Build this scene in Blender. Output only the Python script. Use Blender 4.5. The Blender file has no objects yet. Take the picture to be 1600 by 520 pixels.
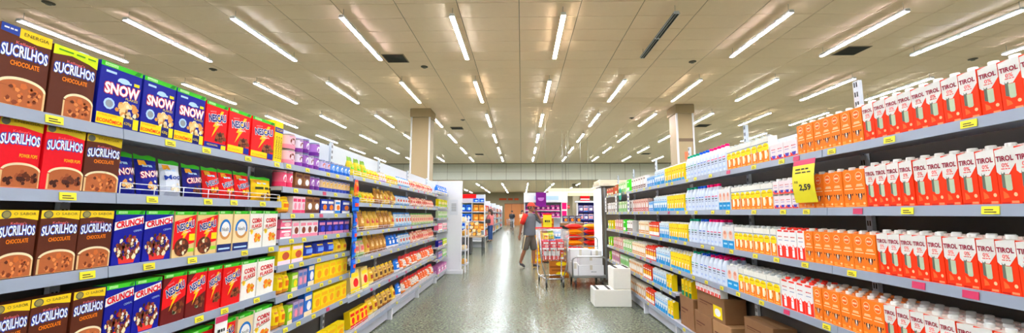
import bpy, bmesh, math, random
from mathutils import Vector, Matrix
random.seed(7)
sc = bpy.context.scene
C = sc.collection
PI = math.pi
# ------------------------------------------------------------------ camera
IW, IH, FPX, CX, CY, HC = 1600, 520, 640.0, 800.0, 260.0, 1.45
VPX, VPY = 815.0, 334.0
TH = math.atan((VPY - CY) / FPX)
PSI = math.atan((VPX - CX) * math.cos(TH) / FPX)
FW = Vector((-math.sin(PSI) * math.cos(TH), math.cos(PSI) * math.cos(TH), math.sin(TH)))
RT = Vector((math.cos(PSI), math.sin(PSI), 0))
UP = RT.cross(FW)
CAM = Vector((0, 0, HC))
cd = bpy.data.cameras.new('camera')
cd.sensor_width = 36
cd.lens = 36 * FPX / IW
cd.clip_end = 200
cam = bpy.data.objects.new('camera', cd)
C.objects.link(cam)
cam.matrix_world = Matrix(((RT.x, UP.x, -FW.x, 0), (RT.y, UP.y, -FW.y, 0), (RT.z, UP.z, -FW.z, HC), (0, 0, 0, 1)))
sc.camera = cam
# ------------------------------------------------------------------ world and exposure
w = bpy.data.worlds.new('world')
sc.world = w
w.use_nodes = True
w.node_tree.nodes['Background'].inputs[0].default_value = (0.75, 0.8, 0.85, 1)
w.node_tree.nodes['Background'].inputs[1].default_value = 0.35
vs = sc.view_settings
vs.view_transform = 'Standard'
vs.look = 'None'
vs.gamma = 1
vs.use_curve_mapping = False
vs.exposure = 0.42
LAMP = 100.0      # strength of the glowing ceiling strips
FZ = 5.65        # ceiling height


def ray(u, v):
    return FW + RT * ((u - CX) / FPX) + UP * ((CY - v) / FPX)


def atX(u, v, X):
    r = ray(u, v)
    return CAM + r * (X / r.x)


def atY(u, v, Y):
    r = ray(u, v)
    return CAM + r * (Y / r.y)


def atZ(u, v, Z):
    r = ray(u, v)
    return CAM + r * ((Z - HC) / r.z)


def y_of(u, X, Z):           # depth of the point of the line (X, *, Z) seen in pixel column u
    k = (u - CX) / FPX
    dz = Z - HC
    return -(k * (FW.x * X + FW.z * dz) - RT.x * X) / (k * FW.y - RT.y)


# ------------------------------------------------------------------ materials
MATS = {}


def lin(c):
    return tuple((x / 255 / 12.92 if x / 255 <= 0.04045 else ((x / 255 + 0.055) / 1.055) ** 2.4) for x in c)


def mat(name, rgb, rough=0.5, metal=0.0, var=0.06, scale=30.0, emit=0.0, spec=0.5, bump=0.0):
    if name in MATS:
        return MATS[name]
    m = bpy.data.materials.new(name)
    m.use_nodes = True
    nt = m.node_tree
    b = nt.nodes['Principled BSDF']
    l = lin(rgb)
    b.inputs['Roughness'].default_value = rough
    b.inputs['Metallic'].default_value = metal
    b.inputs['Specular IOR Level'].default_value = spec
    if emit:
        b.inputs['Base Color'].default_value = (*l, 1)
        b.inputs['Emission Color'].default_value = (*l, 1)
        b.inputs['Emission Strength'].default_value = emit
    elif var:
        tc = nt.nodes.new('ShaderNodeTexCoord')
        n = nt.nodes.new('ShaderNodeTexNoise')
        n.inputs['Scale'].default_value = scale
        n.inputs['Detail'].default_value = 3
        nt.links.new(tc.outputs['Object'], n.inputs['Vector'])
        r = nt.nodes.new('ShaderNodeMapRange')
        r.inputs['To Min'].default_value = 1 - var
        r.inputs['To Max'].default_value = 1 + var
        nt.links.new(n.outputs['Fac'], r.inputs['Value'])
        mx = nt.nodes.new('ShaderNodeVectorMath')
        mx.operation = 'SCALE'
        mx.inputs[0].default_value = l
        nt.links.new(r.outputs['Result'], mx.inputs['Scale'])
        nt.links.new(mx.outputs['Vector'], b.inputs['Base Color'])
        if bump:
            bp = nt.nodes.new('ShaderNodeBump')
            bp.inputs['Strength'].default_value = bump
            nt.links.new(n.outputs['Fac'], bp.inputs['Height'])
            nt.links.new(bp.outputs['Normal'], b.inputs['Normal'])
    else:
        b.inputs['Base Color'].default_value = (*l, 1)
    MATS[name] = m
    return m


def pm(rgb, rough=0.58):           # printed card or film of a colour
    g = sum(rgb) / 3
    rgb = tuple(int(max(4, min(250, g + (c - g) * 1.2))) for c in rgb)
    return mat('print_%d_%d_%d' % tuple(rgb), rgb, rough, var=0.05, scale=60, spec=.22)


def floor_material():
    m = bpy.data.materials.new('speckled_granite_tile')
    m.use_nodes = True
    nt = m.node_tree
    b = nt.nodes['Principled BSDF']
    tc = nt.nodes.new('ShaderNodeTexCoord')
    geo = nt.nodes.new('ShaderNodeNewGeometry')
    n = nt.nodes.new('ShaderNodeTexNoise')
    n.inputs['Scale'].default_value = 30
    n.inputs['Detail'].default_value = 6
    n.inputs['Roughness'].default_value = 0.7
    nt.links.new(geo.outputs['Position'], n.inputs['Vector'])
    n2 = nt.nodes.new('ShaderNodeTexNoise')
    n2.inputs['Scale'].default_value = 1.3
    n2.inputs['Detail'].default_value = 4
    nt.links.new(geo.outputs['Position'], n2.inputs['Vector'])
    r = nt.nodes.new('ShaderNodeValToRGB')
    e = r.color_ramp.elements
    e[0].position = 0.33
    e[0].color = (*lin((58, 68, 54)), 1)
    e[1].position = 0.68
    e[1].color = (*lin((160, 164, 138)), 1)
    x = e.new(0.5)
    x.color = (*lin((100, 108, 90)), 1)
    nt.links.new(n.outputs['Fac'], r.inputs['Fac'])
    mr = nt.nodes.new('ShaderNodeMapRange')
    mr.inputs['To Min'].default_value = 0.82
    mr.inputs['To Max'].default_value = 1.18
    nt.links.new(n2.outputs['Fac'], mr.inputs['Value'])
    oi = nt.nodes.new('ShaderNodeObjectInfo')
    mo = nt.nodes.new('ShaderNodeMapRange')
    mo.inputs['To Min'].default_value = 0.93
    mo.inputs['To Max'].default_value = 1.07
    nt.links.new(oi.outputs['Random'], mo.inputs['Value'])
    mm = nt.nodes.new('ShaderNodeMath')
    mm.operation = 'MULTIPLY'
    nt.links.new(mr.outputs['Result'], mm.inputs[0])
    nt.links.new(mo.outputs['Result'], mm.inputs[1])
    s = nt.nodes.new('ShaderNodeVectorMath')
    s.operation = 'SCALE'
    nt.links.new(r.outputs['Color'], s.inputs[0])
    nt.links.new(mm.outputs['Value'], s.inputs['Scale'])
    nt.links.new(s.outputs['Vector'], b.inputs['Base Color'])
    rr = nt.nodes.new('ShaderNodeMapRange')
    rr.inputs['To Min'].default_value = 0.22
    rr.inputs['To Max'].default_value = 0.3
    nt.links.new(n.outputs['Fac'], rr.inputs['Value'])
    nt.links.new(rr.outputs['Result'], b.inputs['Roughness'])
    b.inputs['Specular IOR Level'].default_value = .6
    return m


M_FLOOR = floor_material()
M_GROUT = mat('grout', (70, 72, 64), 0.8)
M_CEIL = mat('mineral_ceiling_panel', (252, 225, 191), 0.9, var=0.03, scale=8, bump=0.05)
M_CGRID = mat('ceiling_grid', (150, 130, 100), 0.8)
M_WALL = mat('painted_wall', (240, 238, 228), 0.8, var=0.03, scale=2)
M_WHITE = mat('white_enamel', (224, 226, 232), 0.35, var=0.02)
M_SHELF = mat('grey_shelf_enamel', (196, 200, 212), 0.4, var=0.03)
M_RAIL = mat('price_rail_plastic', (142, 152, 168), 0.4, var=0.03)
M_BACK = mat('gondola_back', (84, 80, 76), 0.6, var=0.06)
M_BACKW = mat('gondola_back_white', (206, 214, 222), 0.5, var=0.03)
M_DARK = mat('dark_slot', (30, 30, 32), 0.7)
M_BLACK = mat('black_plastic', (22, 22, 24), 0.5)
M_CHROME = mat('chrome_wire', (196, 198, 200), 0.25, metal=0.9, var=0.03)
M_STEEL = mat('grey_steel', (150, 152, 150), 0.35, metal=0.7, var=0.05)
M_TAGY = mat('yellow_price_tag', (236, 222, 20), 0.5, var=0.04)
M_TAGR = mat('magenta_price_tag', (205, 40, 90), 0.5, var=0.04)
M_KRAFT = mat('kraft_card', (136, 94, 56), 0.8, var=0.12, scale=14)
M_KRAFT2 = mat('pale_kraft_card', (164, 120, 76), 0.8, var=0.1, scale=14)
M_GLOW = [mat('strip_glow_' + n, c, 0.4, emit=LAMP) for n, c in (('neutral', (240, 248, 255)), ('warm', (255, 240, 218)), ('cool', (222, 234, 255)), ('pink', (250, 238, 252)))]

# ------------------------------------------------------------------ mesh helpers
ONE = {}


def link(o, parent=None):
    C.objects.link(o)
    if parent is not None:
        o.parent = parent
    return o


def tag(o, label=None, cat=None, group=None, kind=None):
    if label:
        o['label'] = label
    if cat:
        o['category'] = cat
    if group:
        o['group'] = group
    if kind:
        o['kind'] = kind
    return o


def empty(name, loc=(0, 0, 0), rz=0.0, parent=None):
    o = bpy.data.objects.new(name, None)
    o.empty_display_size = 0.1
    o.location = loc
    o.rotation_euler = (0, 0, rz)
    return link(o, parent)


TEXTS = {}


def text_geo(s, bold=0.0):
    k = (s, bold)
    if k in TEXTS:
        return TEXTS[k]
    cu = bpy.data.curves.new('t', 'FONT')
    cu.body = s
    cu.size = 1
    cu.resolution_u = 2
    cu.offset = bold
    o = bpy.data.objects.new('t', cu)
    C.objects.link(o)
    dg = bpy.context.evaluated_depsgraph_get()
    me = o.evaluated_get(dg).to_mesh()
    vs_ = [(v.co.x, v.co.y) for v in me.vertices]
    fs = [tuple(p.vertices) for p in me.polygons]
    o.evaluated_get(dg).to_mesh_clear()
    bpy.data.objects.remove(o)
    bpy.data.curves.remove(cu)
    TEXTS[k] = (vs_, fs)
    return TEXTS[k]


class MB:
    """collects shapes into one mesh with several material slots"""

    def __init__(self, W=1, D=1, H=1):
        self.v, self.f, self.mi, self.mats = [], [], [], []
        self.W, self.D, self.H = W, D, H
        self.yf = None
        self.sm = []

    def m(self, mt):
        if mt not in self.mats:
            self.mats.append(mt)
        return self.mats.index(mt)

    def face(self, pts, mt, smooth=False):
        n = len(self.v)
        self.v += [tuple(p) for p in pts]
        self.f.append(tuple(range(n, n + len(pts))))
        self.mi.append(self.m(mt))
        self.sm.append(smooth)

    def raw(self, vs_, fs, mt, smooth=False):
        n = len(self.v)
        self.v += [tuple(p) for p in vs_]
        k = self.m(mt)
        for f in fs:
            self.f.append(tuple(i + n for i in f))
            self.mi.append(k)
            self.sm.append(smooth)
        return self

    def box(self, x0, x1, y0, y1, z0, z1, mt, bev=0.0, M=None):
        if bev <= 0:
            vs_ = [Vector((x, y, z)) for z in (z0, z1) for y in (y0, y1) for x in (x0, x1)]
            fs = [(0, 2, 3, 1), (4, 5, 7, 6), (0, 1, 5, 4), (2, 6, 7, 3), (0, 4, 6, 2), (1, 3, 7, 5)]
        else:
            b = bev
            vs_, fs = [], []

            def q(*p):
                n = len(vs_)
                vs_.extend(Vector(a) for a in p)
                fs.append(tuple(range(n, n + len(p))))
            X, Y, Z = (x0, x1), (y0, y1), (z0, z1)
            ix, iy, iz = (x0 + b, x1 - b), (y0 + b, y1 - b), (z0 + b, z1 - b)
            q((ix[0], iy[0], z1), (ix[1], iy[0], z1), (ix[1], iy[1], z1), (ix[0], iy[1], z1))
            q((ix[0], iy[1], z0), (ix[1], iy[1], z0), (ix[1], iy[0], z0), (ix[0], iy[0], z0))
            q((ix[0], y0, iz[0]), (ix[1], y0, iz[0]), (ix[1], y0, iz[1]), (ix[0], y0, iz[1]))
            q((ix[1], y1, iz[0]), (ix[0], y1, iz[0]), (ix[0], y1, iz[1]), (ix[1], y1, iz[1]))
            q((x0, iy[1], iz[0]), (x0, iy[0], iz[0]), (x0, iy[0], iz[1]), (x0, iy[1], iz[1]))
            q((x1, iy[0], iz[0]), (x1, iy[1], iz[0]), (x1, iy[1], iz[1]), (x1, iy[0], iz[1]))
            for j in (0, 1):                                     # edges along x
                for k in (0, 1):
                    p = [(ix[0], Y[j], iz[k]), (ix[1], Y[j], iz[k]), (ix[1], iy[j], Z[k]), (ix[0], iy[j], Z[k])]
                    q(*(p if (j + k) % 2 else p[::-1]))
                    p = [(X[j], iy[0], iz[k]), (X[j], iy[1], iz[k]), (ix[j], iy[1], Z[k]), (ix[j], iy[0], Z[k])]
                    q(*(p[::-1] if (j + k) % 2 else p))
                    p = [(X[j], iy[k], iz[0]), (X[j], iy[k], iz[1]), (ix[j], Y[k], iz[1]), (ix[j], Y[k], iz[0])]
                    q(*(p if (j + k) % 2 else p[::-1]))
            for i in (0, 1):
                for j in (0, 1):
                    for k in (0, 1):
                        p = [(X[i], iy[j], iz[k]), (ix[i], Y[j], iz[k]), (ix[i], iy[j], Z[k])]
                        q(*(p if (i + j + k) % 2 else p[::-1]))
        if M is not None:
            vs_ = [M @ p for p in vs_]
        return self.raw(vs_, fs, mt)

    def tube(self, pts, r, mt, n=6, closed=False, r2=None):
        P = [Vector(p) for p in pts]
        vs_, fs = [], []
        N = len(P)
        up = None
        for i, p in enumerate(P):
            a = P[(i - 1) % N] if (i > 0 or closed) else p
            b = P[(i + 1) % N] if (i < N - 1 or closed) else p
            t = (b - a).normalized()
            if up is None:
                up = Vector((0, 0, 1)) if abs(t.z) < 0.9 else Vector((1, 0, 0))
            s = t.cross(up)
            if s.length < 1e-4:
                s = t.orthogonal()
            s.normalize()
            o = s.cross(t)
            rr = r if r2 is None else r + (r2 - r) * i / max(1, N - 1)
            for k in range(n):
                a_ = 2 * PI * k / n
                vs_.append(p + (s * math.cos(a_) + o * math.sin(a_)) * rr)
        for i in range(N if closed else N - 1):
            for k in range(n):
                a, b = i * n + k, i * n + (k + 1) % n
                c, d = ((i + 1) % N) * n + (k + 1) % n, ((i + 1) % N) * n + k
                fs.append((a, d, c, b))
        if not closed:
            fs.append(tuple(range(n)))
            fs.append(tuple(reversed(range((N - 1) * n, N * n))))
        return self.raw(vs_, fs, mt, True)

    def lathe(self, prof, mt, n=14, ctr=(0, 0, 0), sq=0.0, sx=1, sy=1):
        # prof: (radius, z[, material]) ; sq squares the section
        base = Vector(ctr)
        rings = []
        for pr in prof:
            ring = []
            for k in range(n):
                a = 2 * PI * (k + 0.5) / n
                c, s = math.cos(a), math.sin(a)
                e = 1 - sq
                c2 = math.copysign(abs(c) ** e, c)
                s2 = math.copysign(abs(s) ** e, s)
                ring.append(base + Vector((pr[0] * c2 * sx, pr[0] * s2 * sy, pr[1])))
            rings.append(ring)
        for i in range(len(prof) - 1):
            mt2 = prof[i][2] if len(prof[i]) > 2 else mt
            vs_ = rings[i] + rings[i + 1]
            self.raw(vs_, [(k, (k + 1) % n, n + (k + 1) % n, n + k) for k in range(n)], mt2, True)
        if prof[-1][0] > 1e-4:
            self.raw(rings[-1], [tuple(range(n))], prof[-1][2] if len(prof[-1]) > 2 else mt)
        if prof[0][0] > 1e-4:
            self.raw(rings[0], [tuple(reversed(range(n)))], mt)
        return self

    def ball(self, c, r, mt, n=10, m=7, sx=1, sy=1, sz=1):
        prof = [(r * math.sin(PI * i / m) + 1e-5, -r * math.cos(PI * i / m) * sz) for i in range(m + 1)]
        return self.lathe(prof, mt, n, c, 0, sx, sy)

    # ---- flat print on the front (normalised: x -0.5..0.5, z 0..1)
    def _p(self, x, z, lay):
        y = -self.D / 2 if self.yf is None else self.yf(x, z)
        return (x * self.W, y - 0.0005 * lay, z * self.H)

    def poly(self, pts, mt, lay=1):
        self.face([self._p(x, z, lay) for x, z in pts], mt)

    def rect(self, x0, x1, z0, z1, mt, lay=1, sl=0.0):
        self.poly([(x0, z0), (x1, z0 + sl), (x1, z1 + sl), (x0, z1)], mt, lay)

    def disc(self, cx, cz, rx, rz, mt, lay=1, n=18, a0=0, a1=2 * PI):
        self.poly([(cx + rx * math.cos(a0 + (a1 - a0) * k / n), cz + rz * math.sin(a0 + (a1 - a0) * k / n)) for k in range(n)], mt, lay)

    def text(self, s, cx, cz, w, h, mt, lay=2, rot=0.0, out=None, ob=0.035, bold=0.0, arc=0.0):
        asp = self.W / self.H
        if s == '~':                    # print too small to read: short bars
            for k, (q0, q1) in enumerate(((-.5, -.12), (-.04, .2), (.28, .5))):
                self.rect(cx + q0 * w, cx + q1 * w, cz - h * .32, cz + h * .32, mt, lay + 1)
            return
        for (b, mm, ly) in ([(bold + ob, out, lay)] if out else []) + [(bold, mt, lay + 1)]:
            vv, ff = text_geo(s, b)
            v0, _ = text_geo(s, bold)
            x0, x1 = min(p[0] for p in v0), max(p[0] for p in v0)
            z0, z1 = min(p[1] for p in v0), max(p[1] for p in v0)
            pts = []
            for (x, z) in vv:
                a = ((x - x0) / (x1 - x0) - 0.5) * w
                c = ((z - z0) / (z1 - z0) - 0.5) * h + arc * (1 - (2 * a / w) ** 2)
                # rotation in real proportions
                ar, cr = a * asp, c
                px = (ar * math.cos(rot) - cr * math.sin(rot)) / asp
                pz = ar * math.sin(rot) + cr * math.cos(rot)
                pts.append(self._p(cx + px, cz + pz, ly))
            self.raw(pts, ff, mm)

    def blobs(self, cx, cz, rx, rz, cols, n, s, lay=3, seed=1):
        rd = random.Random(seed)
        for i in range(n):
            a, r = rd.random() * 2 * PI, math.sqrt(rd.random())
            x, z = cx + rx * r * math.cos(a), cz + rz * r * math.sin(a)
            k = rd.randint(5, 7)
            t = rd.random() * PI
            ss = s * (0.6 + 0.8 * rd.random())
            asp = self.W / self.H
            pts = []
            for j in range(k):
                b = 2 * PI * j / k + t
                q = ss * (0.7 + 0.5 * rd.random())
                pts.append((x + q * math.cos(b), z + q * asp * math.sin(b)))
            self.poly(pts, rd.choice(cols), lay + 0.2 * (i % 8))

    def build(self, name):
        me = bpy.data.meshes.new(name)
        me.from_pydata(self.v, [], self.f)
        for mt in self.mats:
            me.materials.append(mt)
        me.polygons.foreach_set('material_index', self.mi)
        me.polygons.foreach_set('use_smooth', self.sm)
        me.update()
        return me

    def obj(self, name, parent=None, loc=(0, 0, 0), rz=0.0):
        o = bpy.data.objects.new(name, self.build(name))
        o.location = loc
        o.rotation_euler = (0, 0, rz)
        return link(o, parent)


def inst(name, me, parent=None, loc=(0, 0, 0), rz=0.0, scale=None):
    o = bpy.data.objects.new(name, me)
    o.location = loc
    o.rotation_euler = (0, 0, rz)
    if scale:
        o.scale = scale
    return link(o, parent)


ORD = ['', 'first', 'second', 'third', 'fourth', 'fifth', 'sixth', 'seventh', 'eighth', 'ninth', 'tenth', 'eleventh', 'twelfth', 'thirteenth', 'fourteenth', 'fifteenth', 'sixteenth', 'seventeenth', 'eighteenth', 'nineteenth', 'twentieth', 'twenty-first', 'twenty-second', 'twenty-third', 'twenty-fourth', 'twenty-fifth', 'twenty-sixth', 'twenty-seventh', 'twenty-eighth', 'twenty-ninth', 'thirtieth']

# ================================================================== the shell
XW, YB, YM, YF, ZL = 20.0, -7.0, 34.4, 55.0, 4.3
st = lambda o: tag(o, kind='structure')
floor = st(MB().box(-XW, XW, YB, YF, -0.06, -0.004, M_GROUT).obj('floor'))
tm = MB().box(-0.2485, 0.2485, -0.2485, 0.2485, -0.004, 0.0, M_FLOOR, 0.0015).build('floor_tile')
tiles = []
for i in range(-8, 9):
    for j in range(0, 60):
        x, y = -0.03 + 0.5 * i, 4.65 + 0.5 * j
        if abs(x) < 2.3:
            tiles.append((y + 0.3 * abs(x), x, y))
tiles.sort()
near = set()
for _, x, y in tiles[:290]:
    inst('floor_tile', tm, floor, (x, y, 0))
    near.add((round(x, 2), round(y, 2)))
rest = MB()
for i in range(-39, 40):
    for j in range(-22, 100):
        x, y = -0.03 + 0.5 * i, 4.65 + 0.5 * j
        if (round(x, 2), round(y, 2)) not in near and YB < y - .25 and y + .25 < YF and abs(x) < 19.7:
            rest.face([(x - .2485, y - .2485, 0), (x + .2485, y - .2485, 0), (x + .2485, y + .2485, 0), (x - .2485, y + .2485, 0)], M_FLOOR)
tag(rest.obj('floor_tile_field', floor), kind='stuff')

ceil = st(MB().box(-XW, XW, YB, YM, FZ + 0.012, FZ + 0.1, M_CGRID).obj('ceiling'))
PX, PY, X0c, Y0c = 1.247, 0.622, -0.04, 7.76
cm = MB().box(-PX / 2 + .008, PX / 2 - .008, -PY / 2 + .006, PY / 2 - .006, 0, 0.012, M_CEIL, 0.003).build('ceiling_panel')
cand = []
for i in range(-17, 17):
    for j in range(-24, 44):
        x, y = X0c + PX * (i + .5), Y0c + PY * (j + .5)
        if abs(x) < XW - .7 and YB + .4 < y < YM - .3:
            vis = 7.3 < y < 16 and abs(x) < 1.33 * y + 1
            cand.append(((y if vis else 999), abs(x), x, y))
cand.sort()
crest = MB()
for k, (a, b, x, y) in enumerate(cand):
    if k < 295:
        inst('ceiling_panel', cm, ceil, (x, y, FZ))
    else:
        hx, hy = PX / 2 - .008, PY / 2 - .006
        crest.box(x - hx, x + hx, y - hy, y + hy, FZ, FZ + 0.012, M_CEIL)
tag(crest.obj('ceiling_panel_field', ceil), kind='stuff')
# bulkhead and the lower ceiling behind it
bh = st(MB().box(-XW, XW, YM, YM + 0.15, ZL - 0.02, FZ + 0.1, M_CGRID).obj('trim_1'))
bm_ = MB().box(-PX / 2 + .012, PX / 2 - .012, -0.02, 0, 0, 0.66, mat('bulkhead_paint', (240, 238, 224), .8)).build('bulkhead_panel')
for i in range(-15, 15):
    for j in range(2):
        inst('bulkhead_panel', bm_, bh, (X0c + PX * (i + .5), YM, ZL + 0.0 + 0.675 * j))
lc = st(MB().box(-XW, XW, YM + .15, YF, ZL, ZL + 0.1, M_CEIL).obj('ceiling_low'))
M_FAR = mat('far_concrete', (168, 154, 124), 0.9, var=0.12, scale=0.6)
st(MB().box(-XW, XW, YF, YF + 0.2, 0, ZL + 0.1, M_FAR).obj('wall_far'))
st(MB().box(-XW - .2, -XW, YB, YF, 0, FZ + .1, M_WALL).obj('wall_left'))
st(MB().box(XW, XW + .2, YB, YF, 0, FZ + .1, M_WALL).obj('wall_right'))
st(MB().box(-XW, XW, YB - .2, YB, 0, FZ + .1, M_WALL).obj('wall_back'))

# columns
for nm, (u0, u1, vt, Yc), lab in (('a', (643, 671, 170, 16.0), 'tall beige square column rising behind the left shelves'),
                                  ('b', (1058, 1083, 176, 15.6), 'tall cream column with brown band behind the right shelves')):
    a, b = atY(u0, 200, Yc), atY(u1, 200, Yc)
    mcol = mat('column_paint', (176, 158, 124), 0.6, var=0.03, scale=3)
    t = empty('column', ((a.x + b.x) / 2, Yc + .4, 0))
    hw = (b.x - a.x) / 2
    MB().box(-hw, hw, -.4, .4, 0, FZ - .35, mcol, .01).obj('shaft', t)
    MB().box(-hw - .06, hw + .06, -.46, .46, FZ - .35, FZ - .001, mcol, .02).obj('capital', t)
    for s in (-1, 1):
        MB().box(s * hw - .03, s * hw + .03, -.43, -.37, 0, FZ - .35, M_WHITE).obj('corner_guard', t)
    if nm == 'b':
        MB().box(-hw - .01, hw + .01, -.42, -.4, 4.2, 4.32, mat('band_brown', (120, 100, 78), .6)).obj('band', t)
        MB().box(-.06, .06, -.415, -.4, 3.5, 3.8, pm((214, 130, 100))).obj('wall_marking', t)
    tag(t, lab, 'column')

# ================================================================== strip lights
def light_meshes():
    d = {}
    h = MB()
    h.box(-.048, .048, -1.19, 1.19, .0, .04, M_WHITE, .006)
    h.box(-.052, .052, -.022, .022, -.022, .0, M_WHITE)
    for s in (-1, 1):
        h.box(-.052, .052, s * 1.183 - .007, s * 1.183 + .007, -.022, .0, M_WHITE)
        h.box(s * .049 - .003, s * .049 + .003, -1.19, 1.19, -.0215, .0, M_WHITE)
    d['housing'] = h.build('housing')
    for k, g in enumerate(M_GLOW):
        d[k] = MB().box(-.044, .044, -.575, .575, -.02, -.0005, g, .006).build('diffuser')
    o = MB()
    for s in (-1, 1):
        o.tube([(s * .035, -.56, -.02), (s * .035, .56, -.02)], .013, M_DARK, 6)
    o.box(-.07, .07, -.575, .575, -.006, -.0005, M_STEEL)
    d['off'] = o.build('dark_tube_pair')
    d['wire'] = MB().tube([(0, 0, .04), (0, 0, .2)], .004, M_STEEL, 4).build('suspension_wire')
    return d


LM = light_meshes()
LZ = 5.45
COLW = {0: 'neutral', 1: 'warm', 2: 'cool', 3: 'pinkish'}
colour_at = {(0, 0): 1, (0, -1): 0, (0, -2): 3, (0, -3): 2, (0, -4): 3, (0, 2): 3, (0, 3): 3, (0, 4): 2, (1, 0): 0, (1, -1): 1, (1, -2): 1, (1, -3): 2}
S_ = (LZ - HC) / 4.2


def strip_light(x, y, z, k, label, group, off=False):
    t = empty('strip_light', (x, y, z))
    inst('housing', LM['housing'], t)
    for s in (-1, 1):
        inst('dark_tube_pair' if off else 'diffuser', LM['off'] if off else LM[k], t, (0, s * .6, 0))
        inst('suspension_wire', LM['wire'], t, (0, s * 1.1, 0))
    tag(t, label, 'ceiling light', group)


colnames = {}
for r in range(-3, 6):
    cols = list(range(-6, 7)) if r >= 0 else list(range(-4, 5))
    for c in cols:
        x = (0.90 + 2.375 * c) * S_
        y = (9.4 + 4.36 * r) * S_ + .1 * (r >= 0)
        k = colour_at.get((r, c), random.choice((0, 0, 1, 2, 3)) if r < 3 else random.choice((0, 0, 2)))
        off = (r, c) == (0, 1)
        if off:
            lab = 'unlit strip light with dark tubes on the near ceiling'
        elif r < 0:
            lab = '%s lit strip light, %s from left, ceiling row %s behind the viewer' % (COLW[k], ORD[c + 5], ORD[-r])
        else:
            lab = '%s lit strip light, %s from left in the %s ceiling row' % (COLW[k], ORD[c + 7], ORD[r + 1])
        strip_light(x, y, LZ, k, lab, 'ceiling strip lights', off)
for r in range(4):
    for c in range(-4, 5):
        strip_light((0.90 + 2.375 * c) * S_ - .3, 37.0 + 4.4 * r, ZL - .2, 0, 'small far strip light, %s from left, %s row under low ceiling' % (ORD[c + 5], ORD[r + 1]), 'far low ceiling strip lights')

# vents and detectors on the ceiling
vm = MB()
vm.box(-.3, .3, -.3, .3, -.012, 0, M_CGRID, .004)
fr = vm.build('frame')
sl = MB().box(-.26, .26, -.012, .012, -.02, -.012, mat('vent_slat', (58, 56, 46), .7)).build('slat')
bk = MB().box(-.27, .27, -.27, .27, -.014, -.0125, M_DARK).build('backing')
for n, (u, v, lab) in enumerate(((618, 91, 'dark square air vent beside the left bright strip light'), (1330, 79, 'dark square air vent on the right near ceiling'), (714, 200, 'small dark air vent left of centre, middle ceiling'), (749, 241, 'small far dark air vent left of centre'),
                                 (1098, 196, 'small dark air vent beside the right column'), (1009, 240, 'small far dark air vent on the right'))):
    p = atZ(u, v, FZ)
    t = empty('ceiling_vent', (p.x, p.y, FZ))
    inst('frame', fr, t)
    inst('backing', bk, t)
    for q in range(9):
        inst('slat', sl, t, (0, -.22 + .055 * q, 0))
    tag(t, lab, 'air vent', 'ceiling vents')
for u, v, lab in ((663, 104, 'small dark ceiling detector below left vent'), (1082, 96, 'dark oval ceiling detector right of unlit light'), (333, 108, 'small ceiling detector above the cereal boxes'), (76, 4, 'small ceiling detector at the upper left corner'),
                  (1520, 92, 'small ceiling detector above the orange milk cartons'), (723, 187, 'tiny ceiling detector left of centre'), (987, 184, 'tiny ceiling detector right of centre')):
    p = atZ(u, v, FZ)
    t = empty('ceiling_detector', (p.x, p.y, FZ))
    MB().lathe([(.1, -.001), (.1, -.012), (.07, -.02)], mat('detector_dark', (84, 76, 60), .6), 14).obj('ring', t)
    MB().lathe([(.05, -.02), (.045, -.045), (.01, -.05)], mat('detector_grey', (120, 112, 96), .6), 12).obj('sensor', t)
    tag(t, lab, 'detector', 'ceiling detectors')

# ================================================================== pack designs
K = {}          # kind -> dict(name, mesh, parts, w, d, h, desc, cat)
WHT, CREAM, RED, NAVY, YEL, ORG, BRN, GRN, BLK = (pm((244, 244, 242)), pm((240, 226, 188)), pm((214, 16, 26)), pm((14, 26, 128)), pm((250, 212, 10)), pm((242, 130, 26)), pm((88, 44, 24)), pm((66, 176, 40)), pm((26, 24, 26)))
DRED, LBLUE, BLUE, PINK, PURP, GREY, TAN, GOLD, LGREEN, MAG = (pm((150, 18, 40)), pm((188, 216, 240)), pm((26, 130, 200)), pm((236, 150, 170)), pm((136, 70, 160)), pm((150, 156, 162)), pm((206, 150, 92)), pm((222, 176, 62)), pm((150, 206, 60)), pm((222, 20, 120)))
FLK = [CREAM, pm((226, 184, 120)), pm((214, 156, 90)), pm((240, 206, 150))]
CHO = [BRN, pm((120, 60, 34)), pm((64, 30, 18)), pm((150, 84, 50))]


def kind(key, name, mb, desc, cat, parts=()):
    K[key] = dict(name=name, mesh=mb.build(name), parts=parts, w=mb.W, d=mb.D, h=mb.H, desc=desc, cat=cat)


def cbox(W, H, D, body, bev=.0015):
    b = MB(W, D, H)
    b.box(-W / 2, W / 2, -D / 2, D / 2, 0, H, body, bev)
    return b


def green_top(b):
    b.rect(-.5, .5, .925, 1.0, GRN)
    b.rect(-.42, -.12, .94, .985, pm((190, 226, 170)), 2)
    b.text('NESTLÉ', -.27, .962, .26, .03, GRN, 3)
    b.poly([(.28, .93), (.42, .93), (.47, .995), (.36, .995)], pm((30, 120, 30)), 2)
    b.box(-b.W / 2, b.W / 2, -b.D / 2, b.D / 2, b.H - .0004, b.H + .0006, GRN)


def bowl(b, cx, cz, rx, rz, inner, seed, n=26, s=.05):
    b.disc(cx, cz, rx, rz, CREAM, 1, 24, 0, PI)
    b.rect(cx - rx, cx + rx, .015, cz, pm((222, 190, 140)), 1)
    b.disc(cx, cz - .01, rx * .9, rz * .8, pm((170, 100, 60)), 2, 24, 0, PI)
    b.rect(cx - rx * .9, cx + rx * .9, .02, cz, pm((170, 100, 60)), 2)
    b.blobs(cx, cz * .62, rx * .8, cz * .5, inner, n, s, 3, seed)


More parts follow.
